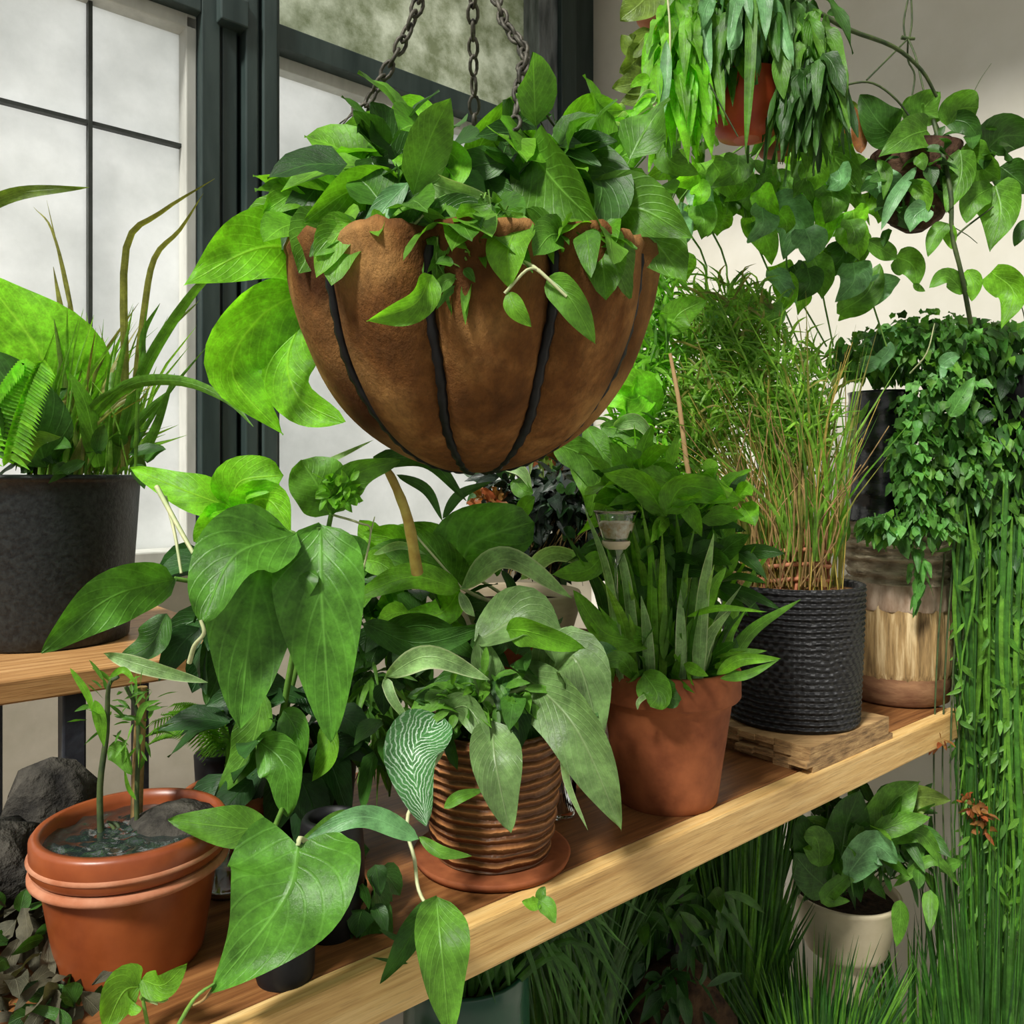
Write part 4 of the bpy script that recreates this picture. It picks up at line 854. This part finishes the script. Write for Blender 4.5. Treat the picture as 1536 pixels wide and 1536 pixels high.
# ================================================================== 11. hanging pothos at the upper right
c = at(1372, 345, 1.6)
p = Plant('hanging_pothos', tuple(c), 'round dark brown hanging pot with heart-leaved vines, hung on thin wires at upper right', 'hanging plant')
b = MB(); lathe(b, c, [(.018, -.002), (.05, .02), (.072, .065), (.078, .11), (.080, .15), (.077, .152), (.07, .13)], 60, .12); p.part('pot', b, plain('dark_coir', (.025, .012, .008), (.09, .05, .03), .9, 50, 1.0, .008, .1))
b = MB(); lathe(b, c, [(.073, .135), (.001, .15)], 24, .3); p.part('soil', b, 'soil')
for P in ([(1366, -20, 1.6), (1356, 30, 1.6), (1358, 58, 1.6)], [(1366, -20, 1.6), (1368, 30, 1.6), (1364, 58, 1.6)], [(1362, 58, 1.6), (1335, 85, 1.58), (1300, 120, 1.56)], [(1362, 58, 1.6), (1375, 90, 1.58), (1390, 150, 1.56), (1425, 230, 1.55)], [(1362, 58, 1.6), (1362, 90, 1.62), (1372, 112, 1.62), (1368, 145, 1.62)]):
    b = MB(); tube(b, [at(*q) for q in P], .0018, .0018, n=5); p.part('wire', b, 'stemd')
b = MB(); tube(b, [at(1352, 56, 1.6), at(1362, 58, 1.6), at(1372, 58, 1.6)], .004, .003); p.part('knot', b, 'stemd')
p.leaves([
 ([(1345, 205, 1.55), (1320, 185, 1.53), (1290, 142, 1.53)], 30, 'dark', dict(roll=.3)), ([(1392, 195, 1.53), (1362, 205, 1.5), (1318, 236, 1.5)], 28, 'mid', dict(shape='heart', roll=.2, lobe=.2, label='large glossy leaf')),
 ([(1376, 190, 1.56), (1385, 165, 1.55), (1408, 138, 1.55)], 30, 'mid', dict(roll=.3)), ([(1375, 180, 1.56), (1368, 160, 1.56), (1372, 142, 1.56)], 16, 'mid', {}),
 ([(1422, 190, 1.55), (1440, 165, 1.53), (1468, 162, 1.53)], 28, 'mid', dict(shape='round', roll=.2)), ([(1420, 180, 1.55), (1450, 185, 1.53), (1472, 215, 1.53)], 16, 'dark', {}),
 ([(1480, 225, 1.55), (1505, 205, 1.53), (1550, 205, 1.53)], 36, 'dark', dict(roll=.3)), ([(1500, 250, 1.55), (1520, 265, 1.54), (1550, 290, 1.54)], 24, 'dark', {}),
 ([(1450, 215, 1.54), (1470, 250, 1.52), (1500, 270, 1.52)], 28, 'mid', dict(roll=.5)), ([(1440, 225, 1.52), (1440, 265, 1.5), (1420, 320, 1.5)], 24, 'mid', dict(roll=.4)),
 ([(1492, 278, 1.52), (1500, 320, 1.5), (1485, 378, 1.5)], 32, 'mid', dict(shape='heart', roll=.2, lobe=.2)), ([(1488, 280, 1.52), (1460, 300, 1.5), (1450, 335, 1.5)], 20, 'mid', {}), ([(1540, 330, 1.52), (1530, 350, 1.52), (1522, 370, 1.52)], 10, 'dark', {}),
 ([(1368, 272, 1.5), (1385, 290, 1.49), (1392, 318, 1.49)], 14, 'fresh', {}), ([(1392, 310, 1.49), (1372, 325, 1.49), (1365, 348, 1.49)], 18, 'teal', dict(shape='heart')), ([(1374, 235, 1.5), (1382, 242, 1.49), (1386, 256, 1.49)], 10, 'mid', {}),
 ([(1420, 335, 1.5), (1405, 352, 1.5), (1392, 386, 1.5)], 14, 'mid', dict(roll=.4)), ([(1420, 335, 1.5), (1425, 355, 1.5), (1428, 374, 1.5)], 10, 'fresh', {}),
 ([(1344, 385, 1.55), (1370, 400, 1.54), (1376, 432, 1.54)], 22, 'mid', dict(shape='heart', roll=.2)), ([(1370, 425, 1.54), (1378, 432, 1.54), (1388, 437, 1.54)], 5, 'mid', dict(shape='lance')),
 ([(1448, 440, 1.52), (1420, 415, 1.51), (1394, 432, 1.51)], 14, 'mid', dict(roll=.3)), ([(1450, 405, 1.52), (1460, 425, 1.51), (1458, 452, 1.51)], 13, 'fresh', {}),
 ([(1486, 408, 1.52), (1520, 440, 1.5), (1502, 494, 1.5)], 24, 'fresh', dict(shape='heart', roll=.2, label='single leaf hanging against the wall')),
 ([(1300, 360, 1.53), (1330, 378, 1.53), (1345, 388, 1.53)], 14, 'mid', {}), ([(1375, 250, 1.5), (1340, 300, 1.49), (1322, 345, 1.49)], 10, 'teal', dict(shape='lance')), ([(1316, 240, 1.52), (1330, 262, 1.51), (1325, 300, 1.51)], 9, 'mid', dict(shape='lance')),
 ([(1262, 215, 1.55), (1258, 190, 1.55), (1255, 160, 1.55)], 9, 'rust', dict(label='rust brown leaf')), ([(1292, 230, 1.55), (1288, 195, 1.55), (1282, 160, 1.55)], 11, 'rust', dict(label='rust brown leaf')), ([(1256, 190, 1.56), (1246, 178, 1.56), (1240, 168, 1.56)], 8, 'olive', {}), ([(1285, 175, 1.56), (1275, 160, 1.56), (1262, 158, 1.56)], 9, 'olive', {}), ([(1298, 200, 1.56), (1300, 175, 1.56), (1292, 158, 1.56)], 7, 'olive', {}),
])
p.stems([([(1400, 180, 1.55), (1425, 280, 1.5), (1428, 350, 1.5), (1442, 410, 1.5), (1456, 485, 1.55)], .004, .0045), ([(1434, 355, 1.5), (1450, 340, 1.5), (1490, 310, 1.5)], .002, .0015), ([(1420, 335, 1.5), (1450, 352, 1.5), (1466, 365, 1.5)], .001, .0006),
         ([(1236, 140, 1.55), (1275, 126, 1.54), (1310, 125, 1.54), (1345, 150, 1.54), (1375, 190, 1.54)], .002, .002), ([(1456, 148, 1.55), (1470, 120, 1.56), (1487, 95, 1.57)], .0008, .0005), ([(1528, 450, 1.5), (1534, 465, 1.5), (1538, 485, 1.5)], .001, .001)], 'stemd', 'vine')
b = MB(); tube(b, [at(1230, 20, 1.45), at(1275, 45, 1.46), at(1340, 70, 1.48), at(1382, 105, 1.5), at(1405, 145, 1.52)], .0045, .003, n=6); p.part('vine', b, 'stemd')
b = MB(); scatter(b, [(1370, 250, 1.53, 60, 40, .04), (1470, 240, 1.55, 50, 40, .04), (1340, 320, 1.53, 25, 40, .03)], 60, .045, .012, 'ovate', .4, .5, .4); p.part('foliage', b, 'dark')

# ================================================================== 12. hanging plants at the top centre
c = at(1120, 210, 1.33)
p = Plant('cascading_hanging_plant', tuple(c), 'big hanging plant at top centre whose long narrow leaves hide its red pot', 'hanging plant')
b = MB(); lathe(b, c, [(.02, 0), (.045, .008), (.062, .04), (.066, .09), (.064, .092), (.058, .07)], 48); p.part('pot', b, 'red')
b = MB(); lathe(b, c, [(.056, .07), (.001, .09)], 20); p.part('soil', b, 'soil')
for x in (1100, 1140): 
    b = MB(); tube(b, [at(x, 130, 1.33), at(1120, -60, 1.33)], .0015); p.part('wire', b, 'stemd')
for n_, mt, bl in ((80, 'fresh', [(1015, 70, 1.27, 36, 85, .05), (1045, 50, 1.27, 36, 70, .04)]), (40, 'lime', [(1015, 90, 1.25, 36, 80, .04)]), (70, 'mid', [(1060, 30, 1.3, 60, 70, .07), (1110, 0, 1.27, 60, 50, .05)]), (150, 'dark', [(1130, 10, 1.30, 100, 60, .07), (1200, 70, 1.32, 45, 90, .05), (1120, 60, 1.44, 90, 80, .03)]), (12, 'teal', [(1110, 0, 1.24, 60, 50, .03)]), (90, 'mid', [(1210, 90, 1.27, 36, 80, .04)]), (60, 'dark', [(1210, 120, 1.25, 32, 50, .04)])):
    b = MB(); scatter(b, bl, n_, .078, .0125, 'ovate', 1.5, .3, .25, nu=8, wav=.3); p.part('foliage', b, mt)
p.leaves([([(1128, -10, 1.22), (1125, 100, 1.21), (1118, 235, 1.21)], 9, 'mid', dict(shape='strap')), ([(1105, 20, 1.22), (1104, 60, 1.21), (1092, 75, 1.21)], 9, 'teal', dict(shape='lance')), ([(1178, 70, 1.23), (1172, 105, 1.22), (1176, 150, 1.22)], 14, 'mid', dict(shape='lance')),
          ([(1185, 160, 1.23), (1178, 180, 1.22), (1182, 212, 1.22)], 14, 'dark', {}), ([(1040, 100, 1.22), (1035, 150, 1.21), (1035, 210, 1.21)], 11, 'lime', dict(shape='lance')), ([(1240, 20, 1.3), (1255, 18, 1.3), (1268, 28, 1.3)], 6, 'dark', dict(shape='lance')), ([(1245, 90, 1.3), (1258, 108, 1.3), (1264, 132, 1.3)], 9, 'dark', dict(shape='lance'))])
p.stems([([(1238, 60, 1.3), (1243, 110, 1.3), (1236, 160, 1.3), (1238, 208, 1.3)], .0018, .001), ([(1064, 125, 1.21), (1085, 165, 1.21), (1107, 205, 1.21)], .0012, .001)], 'stemd', 'trailing_stem')

p = Plant('pale_leaf_spray', tuple(at(985, 150, 1.12)), 'spray of pale yellow-green leaflets hanging beside the coir basket, right of its top', 'hanging plant')
b = MB()
for k in range(30):
    u = random.random(); q = at(990-90*u+random.gauss(0, 5), 150+60*u+random.gauss(0, 18), 1.12-.04*u); d = V((-.8, random.gauss(0, .3), -.7+random.gauss(0, .35))).normalized(); L = random.uniform(.028, .05)
    b = MB(); leaf(b, [q, q+d*L*.5+V((0, 0, .004)), q+d*L], random.uniform(.006, .010), random.uniform(-.6, .6)); p.part('leaflet', b, random.choice(('pale', 'lime', 'lime')))
p.stems([([(1000, -20, 1.16), (1005, 60, 1.15), (995, 140, 1.13), (930, 190, 1.1), (872, 232, 1.08)], .0016, .001), ([(995, 140, 1.13), (950, 200, 1.1), (905, 240, 1.08)], .0012, .001)], 'pale_stem')
p.leaves([([(985, 95, 1.12), (984, 130, 1.12), (988, 155, 1.12)], 10, 'lime', dict(shape='lance')), ([(1000, 60, 1.13), (998, 120, 1.12), (994, 180, 1.12)], 9, 'teal', dict(shape='lance')), ([(890, 230, 1.08), (880, 222, 1.08), (872, 212, 1.08)], 9, 'lime', {}), ([(890, 232, 1.08), (897, 222, 1.08), (900, 210, 1.08)], 9, 'lime', {})])

c = at(1000, 50, 1.62)
p = Plant('small_hanging_terracotta', tuple(c), 'small terracotta hanging pot cut by the top edge, with olive ribbed leaves', 'hanging plant')
b = MB(); lathe(b, c, [(.012, .002), (.035, .006), (.058, .03), (.068, .07), (.070, .10), (.066, .10), (.06, .08)], 48); p.part('pot', b, 'terra_edge')
b = MB(); lathe(b, c, [(.06, .085), (.001, .10)], 20); p.part('soil', b, 'soil')
b = MB(); tube(b, [c+V((-.06, 0, .1)), c+V((0, 0, .45)), c+V((.06, 0, .1))], .0012); p.part('wire', b, 'stemd')
p.leaves([([(985, -25, 1.56), (960, 5, 1.52), (930, 30, 1.52)], 30, 'olive', dict(roll=.3)), ([(975, 45, 1.6), (950, 70, 1.58), (932, 52, 1.58)], 18, 'olive', dict(roll=.3)), ([(965, 75, 1.6), (950, 95, 1.58), (930, 110, 1.58)], 22, 'olive', dict(roll=-.3)), ([(985, 85, 1.6), (960, 120, 1.58), (918, 132, 1.58)], 24, 'olive', dict(roll=.3)), ([(985, 100, 1.6), (975, 135, 1.58), (930, 155, 1.58)], 22, 'olive', dict(roll=.3)),
          ([(1005, -20, 1.54), (1000, 10, 1.53), (990, 25, 1.53)], 14, 'mid', {}), ([(1040, 0, 1.56), (1035, 20, 1.54), (1020, 45, 1.54)], 16, 'rust', {})])

# ================================================================== 13. curtain of pothos vines in the centre-right
c = V((0, 0, 0)); q = on_wall(1130, 260, 0)
c = at(1180, 235, 1.72)
p = Plant('vining_pothos', tuple(c), 'tangle of lime heart-leaved vines hanging before the bright wall above the reeds', 'hanging plant')
b = MB(); lathe(b, c, [(.03, 0), (.055, .01), (.07, .06), (.072, .09), (.068, .09), (.06, .07)], 40); p.part('pot', b, 'terra')
b = MB(); lathe(b, c, [(.06, .07), (.001, .085)], 20); p.part('soil', b, 'soil')
for x in (1150, 1210):
    b = MB(); tube(b, [at(x, 170, 1.72), at(1180, -60, 1.72)], .0015); p.part('wire', b, 'stemd')
VL = []
for k in range(84):
    x = random.uniform(1005, 1325); y = random.triangular(210, 480, 260); 
    if x > 1290 and y > 330: continue
    dy = random.uniform(30, 62); dx = random.gauss(0, 22); Y = random.uniform(1.5, 1.72)
    VL.append(([(x, y, Y), (x+dx*.3+8, y+dy*.5, Y-.02), (x+dx, y+dy, Y)], random.uniform(15, 27), random.choice(('lime', 'fresh', 'fresh', 'mid', 'mid', 'teal') if y < 330 else ('mid', 'mid', 'fresh', 'dark', 'teal')), dict(shape='heart', roll=random.uniform(-.7, .7), wav=.15, nu=12, nv=6)))
VL += [([(1205, 240, 1.6), (1240, 230, 1.57), (1290, 290, 1.57)], 42, 'mid', dict(roll=.3)), ([(1240, 215, 1.58), (1258, 212, 1.56), (1282, 235, 1.56)], 16, 'lime', {}), ([(1150, 310, 1.62), (1190, 335, 1.6), (1175, 390, 1.6)], 36, 'teal', dict(shape='heart')), ([(1010, 190, 1.4), (1000, 235, 1.38), (1048, 262, 1.38)], 22, 'mid', {}), ([(1230, 290, 1.58), (1240, 330, 1.57), (1236, 372, 1.57)], 16, 'lime', {}), ([(1255, 470, 1.6), (1300, 440, 1.58), (1320, 395, 1.58)], 22, 'mid', {}), ([(1285, 460, 1.6), (1320, 430, 1.58), (1350, 420, 1.58)], 20, 'teal', {})]
for q in VL[:96]: p.leaf(q[0], q[1], q[2], **dict(q[3]))
p.stems([([(1180+dx0, 200, 1.7), (x1, 300, 1.64), (x2, 400, 1.62), (x3, 520, 1.6)], .0022, .0016) for dx0, x1, x2, x3 in ((-30, 1115, 1150, 1200), (-20, 1060, 1090, 1085), (0, 1195, 1180, 1240), (30, 1232, 1228, 1250), (10, 1250, 1290, 1330), (-40, 1020, 1060, 1040))], 'stem', 'vine')
b = MB(); scatter(b, [(1080, 250, 1.65, 80, 40, .05), (1240, 260, 1.62, 60, 50, .05)], 70, .055, .015, 'ovate', .5, .5, .4); p.part('foliage', b, 'mid')

# foliage plant between coir basket and reeds (lime leaf, grassy tuft), in pot on the shelf behind
c = V(((965-768)/F*1.62, 1.62, ZSH))
p = Plant('lime_leaf_plant', tuple(c), 'bushy lime-leaved plant behind the strap-leaf plant, showing right of the coir basket', 'potted plant')
pot(p, c, .07, .055, .13, 'terra', .03, .004)
b = MB(); tube(b, [c+V((0, 0, .1)), at(965, 760, 1.6), at(960, 560, 1.5)], .006, .003); p.part('stem', b, 'stemb')
p.leaves([([(975, 640, 1.45), (945, 590, 1.42), (895, 600, 1.42)], 40, 'lime', dict(roll=.3)), ([(985, 560, 1.45), (950, 600, 1.42), (905, 570, 1.42)], 26, 'lime', dict(roll=-.3)), ([(920, 640, 1.42), (955, 632, 1.4), (985, 665, 1.4)], 12, 'pale', dict(roll=.3)),
          ([(880, 640, 1.42), (905, 680, 1.4), (930, 700, 1.4)], 20, 'mid', {}), ([(830, 665, 1.42), (880, 690, 1.4), (915, 760, 1.4)], 26, 'mid', dict(roll=.3)), ([(860, 680, 1.42), (890, 730, 1.4), (885, 775, 1.4)], 22, 'fresh', {}), ([(1000, 500, 1.46), (1020, 470, 1.45), (1060, 450, 1.45)], 24, 'fresh', {}), ([(900, 640, 1.45), (940, 650, 1.42), (1000, 700, 1.42)], 14, 'mid', {})])
for n_, mt in ((260, 'lime'), (260, 'fresh'), (200, 'mid')):
    b = MB()
    for k in range(n_):
        q, _ = blob_pt(random.choice([(985, 470, 1.5, 28, 75, .05), (975, 550, 1.5, 45, 40, .05), (1010, 500, 1.52, 30, 110, .05), (960, 620, 1.48, 50, 60, .05), (950, 700, 1.45, 70, 50, .04)]), .3)
        d = V((random.gauss(-.3, .5), random.gauss(0, .3), random.gauss(.5, .6))).normalized(); L = random.uniform(.03, .07); blade(b, [q, q+d*L*.5, q+d*L+V((0, 0, -.015))], random.uniform(.0018, .0045), 5, roll=random.uniform(-1, 1))
    p.part('foliage', b, mt)
b = MB(); scatter(b, [(925, 690, 1.5, 35, 35, .04), (965, 690, 1.5, 55, 50, .04)], 50, .06, .014, 'ovate', .3, .5, .4); p.part('foliage', b, 'fresh')

# dark-leaved hanging clump behind
c = at(800, 870, 1.6)
c = V((c.x, c.y, ZSH)); dk = thing  # stands on the back of the shelf
p = Plant('dark_leaf_plant', tuple(V(((850-768)/F*1.42, 1.42, ZSH))), 'nearly black-leaved plant in a brown pot behind the philodendron, under the coir basket', 'potted plant')
c = V(((850-768)/F*1.42, 1.42, ZSH)); pot(p, c, .07, .055, .20, 'stemb', .02, .004)
for n_, mt, L, hw in ((300, 'blackleaf', .05, .011), (60, 'deep', .05, .012), (14, 'teal', .035, .009)):
    b = MB(); scatter(b, [(820, 790, 1.48, 75, 60, .06), (850, 740, 1.46, 40, 40, .04), (770, 730, 1.5, 40, 25, .04)], n_, L, hw, 'ovate', .4, .5, .4, surf=.4 if mt != 'teal' else .9); p.part('foliage', b, mt)
b = MB()
for k in range(40): x = random.uniform(760, 890); tube(b, [at(x, 860+random.uniform(-20, 10), 1.44), at(x+random.uniform(5, 25), 820, 1.42), at(x+random.uniform(20, 60), 780+random.uniform(-20, 20), 1.44)], .0014, .0008, n=3)
p.part('dark_twigs', b, 'stemb', kind='stuff')
p.leaves([([(742, 696, 1.4), (780, 705, 1.38), (798, 735, 1.38)], 9, 'pale', dict(shape='lance')), ([(770, 720, 1.4), (785, 735, 1.38), (800, 740, 1.38)], 14, 'mid', {}), ([(780, 775, 1.36), (790, 755, 1.35), (802, 745, 1.35)], 12, 'fresh', {}), ([(840, 740, 1.36), (842, 730, 1.35), (845, 727, 1.35)], 7, 'teal', {}), ([(850, 742, 1.36), (858, 730, 1.35), (864, 725, 1.35)], 7, 'teal', {})])
b = MB(); scatter(b, [(735, 760, 1.42, 22, 22, .03)], 60, .03, .008, 'ovate', .2, .4, .3, wav=.4); p.part('dry_flower', b, 'rust')
# two little terracotta pots glimpsed under the coir basket
p = Plant('tiny_terracotta_pot', tuple(at(820, 706, 1.55)), 'tiny terracotta pot hanging just below the coir basket above the dark leaves', 'plant pot')
c = at(820, 706, 1.55); b = MB(); lathe(b, c, [(.03, 0), (.04, .045), (.045, .046), (.046, .066), (.042, .066), (.038, .05)], 40); p.part('pot', b, 'terra'); b = MB(); tube(b, [c+V((-.04, 0, .06)), c+V((0, 0, .4)), c+V((.04, 0, .06))], .001); p.part('wire', b, 'stemd'); b = MB(); scatter(b, [(790, 690, 1.5, 40, 18, .02)], 26, .03, .005, 'lance', 1.2, .4, .2); p.part('foliage', b, 'olive')

# ================================================================== 14. below the shelf
r = thing('low_bench', sd(.7, 1.1, 0), 'low wooden bench under the shelf holding the shade plants', 'bench', ANG)
b = MB(); b.box(.0, 1.15, .80, 1.25, .38, .42); b.build('bench_top', M['oldwood'], r, smooth=False, bevel=.003)
for s_ in (.03, 1.10):
    for d_ in (.82, 1.20):
        b = MB(); b.box(s_, s_+.03, d_, d_+.03, 0, .38); b.build('leg', M['oldwood'], r, smooth=False)
c = V(((700-768)/F*1.15, 1.15, .42))
p = Plant('teal_glazed_planter', tuple(c), 'tall dark teal glazed planter below the shelf, next to the trailing leaf', 'planter')
pot(p, c, .085, .06, .38, 'greenpot', seg=56, bulge=.012)
b = MB()
for k in range(170):
    a = random.random()*6.283; rr = .06*random.random(); o = c+V((rr*math.cos(a), rr*math.sin(a), .35)); t_ = V((random.uniform(-.02, .22), random.uniform(-.05, .10), random.uniform(-.0, .16)))
    blade(b, [o, o+t_*.6+V((0, 0, .06)), o+t_+V((0, 0, -.16*random.random()))], random.uniform(.003, .006), 8)
p.part('blades', b, 'darkgrass')
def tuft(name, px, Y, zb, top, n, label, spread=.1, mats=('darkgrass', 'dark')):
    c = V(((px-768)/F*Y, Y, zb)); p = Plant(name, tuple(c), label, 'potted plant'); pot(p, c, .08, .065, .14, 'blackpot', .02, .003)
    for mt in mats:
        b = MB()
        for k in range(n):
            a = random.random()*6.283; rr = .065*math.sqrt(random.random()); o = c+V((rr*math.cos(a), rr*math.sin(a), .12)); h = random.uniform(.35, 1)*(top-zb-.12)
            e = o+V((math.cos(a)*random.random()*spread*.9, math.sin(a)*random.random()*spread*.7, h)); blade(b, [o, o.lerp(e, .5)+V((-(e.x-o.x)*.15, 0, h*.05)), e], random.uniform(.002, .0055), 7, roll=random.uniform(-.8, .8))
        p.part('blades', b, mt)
    return p
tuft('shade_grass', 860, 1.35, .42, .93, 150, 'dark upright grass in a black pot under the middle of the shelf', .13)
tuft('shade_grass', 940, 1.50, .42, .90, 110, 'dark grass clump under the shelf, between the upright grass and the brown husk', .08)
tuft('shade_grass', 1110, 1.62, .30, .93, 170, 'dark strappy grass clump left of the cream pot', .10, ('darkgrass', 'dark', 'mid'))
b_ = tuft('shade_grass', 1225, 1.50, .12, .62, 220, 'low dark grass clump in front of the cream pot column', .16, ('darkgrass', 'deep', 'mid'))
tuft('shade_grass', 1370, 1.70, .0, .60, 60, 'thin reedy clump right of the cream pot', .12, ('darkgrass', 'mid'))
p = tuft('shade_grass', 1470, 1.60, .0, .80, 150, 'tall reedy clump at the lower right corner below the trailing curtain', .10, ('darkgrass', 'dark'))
c = V(((1010-768)/F*1.42, 1.42, .42))
p = Plant('brown_husk_pot', tuple(c), 'dark brown husk-like pot with withered leaves under the shelf', 'potted plant')
b = MB(); lathe(b, c, [(.05, 0), (.075, .06), (.078, .14), (.055, .20), (.03, .225), (.002, .23)], 40, .5); p.part('husk', b, plain('dark_husk', (.01, .006, .005), (.07, .04, .02), .9, 30, 1, .01, .1))
b = MB(); scatter(b, [(1000, 1440, 1.38, 50, 40, .03), (1030, 1500, 1.36, 40, 40, .03)], 40, .06, .010, 'lance', .2, .6, .3); p.part('withered_leaves', b, 'deep')
b = MB(); scatter(b, [(975, 1365, 1.4, 55, 22, .04), (1050, 1330, 1.45, 40, 30, .04)], 40, .08, .013, 'lance', .5, .5, .3); p.part('foliage', b, 'dark')
c = V(((1268-768)/F*1.72, 1.72, .0))
p = Plant('cream_pedestal_pot', tuple(c), 'cream bowl pot on a pale pedestal with leafy plant under the shelf', 'potted plant')
b = MB(); lathe(b, c, [(.09, 0), (.09, .02), (.055, .05), (.048, .25), (.048, .48), (.055, .50)], 40); p.part('pedestal', b, 'cream')
pot(p, c+V((0, 0, .50)), .108, .080, .118, 'cream', seg=56)
p.leaves([([(1300, 1290, 1.6), (1330, 1215, 1.58), (1380, 1172, 1.58)], 32, 'mid', dict(roll=.4, wav=.2)), ([(1330, 1250, 1.62), (1370, 1200, 1.6), (1425, 1200, 1.6)], 22, 'olive', dict(roll=.3)), ([(1260, 1300, 1.6), (1270, 1240, 1.58), (1290, 1185, 1.58)], 34, 'dark', dict(roll=.4)),
          ([(1230, 1330, 1.6), (1215, 1270, 1.58), (1200, 1220, 1.58)], 26, 'dark', {}), ([(1265, 1320, 1.56), (1310, 1270, 1.54), (1345, 1295, 1.54)], 26, 'teal', dict(roll=.3)), ([(1230, 1300, 1.56), (1225, 1260, 1.55), (1205, 1255, 1.55)], 22, 'mid', {}),
          ([(1250, 1340, 1.6), (1215, 1310, 1.57), (1190, 1280, 1.57)], 28, 'dark', {}), ([(1330, 1260, 1.6), (1380, 1250, 1.58), (1415, 1300, 1.58)], 14, 'mid', {}), ([(1290, 1300, 1.56), (1240, 1345, 1.55), (1275, 1352, 1.55)], 12, 'mid', {}), ([(1310, 1250, 1.57), (1350, 1235, 1.56), (1395, 1225, 1.56)], 16, 'mid', {}),
          ([(1340, 1330, 1.6), (1400, 1290, 1.58), (1440, 1330, 1.58)], 8, 'mid', dict(shape='lance')), ([(1350, 1350, 1.6), (1350, 1380, 1.6), (1345, 1420, 1.6)], 12, 'mid', {})])
b = MB(); scatter(b, [(1255, 1250, 1.66, 75, 60, .07), (1330, 1250, 1.66, 60, 50, .06)], 130, .065, .015, 'ovate', .2, .6, .5); p.part('foliage', b, 'dark')
b = MB(); scatter(b, [(1290, 1240, 1.62, 80, 50, .06), (1370, 1300, 1.62, 40, 40, .05)], 50, .06, .014, 'ovate', .2, .6, .5); p.part('foliage', b, 'mid')
b = MB()
for k in range(9): tube(b, [c+V((random.uniform(-.05, .05), 0, .6)), at(random.uniform(1210, 1400), random.uniform(1210, 1330), 1.63)], .002, .0012, n=4)
p.part('petiole_tangle', b, 'stemd', kind='stuff')
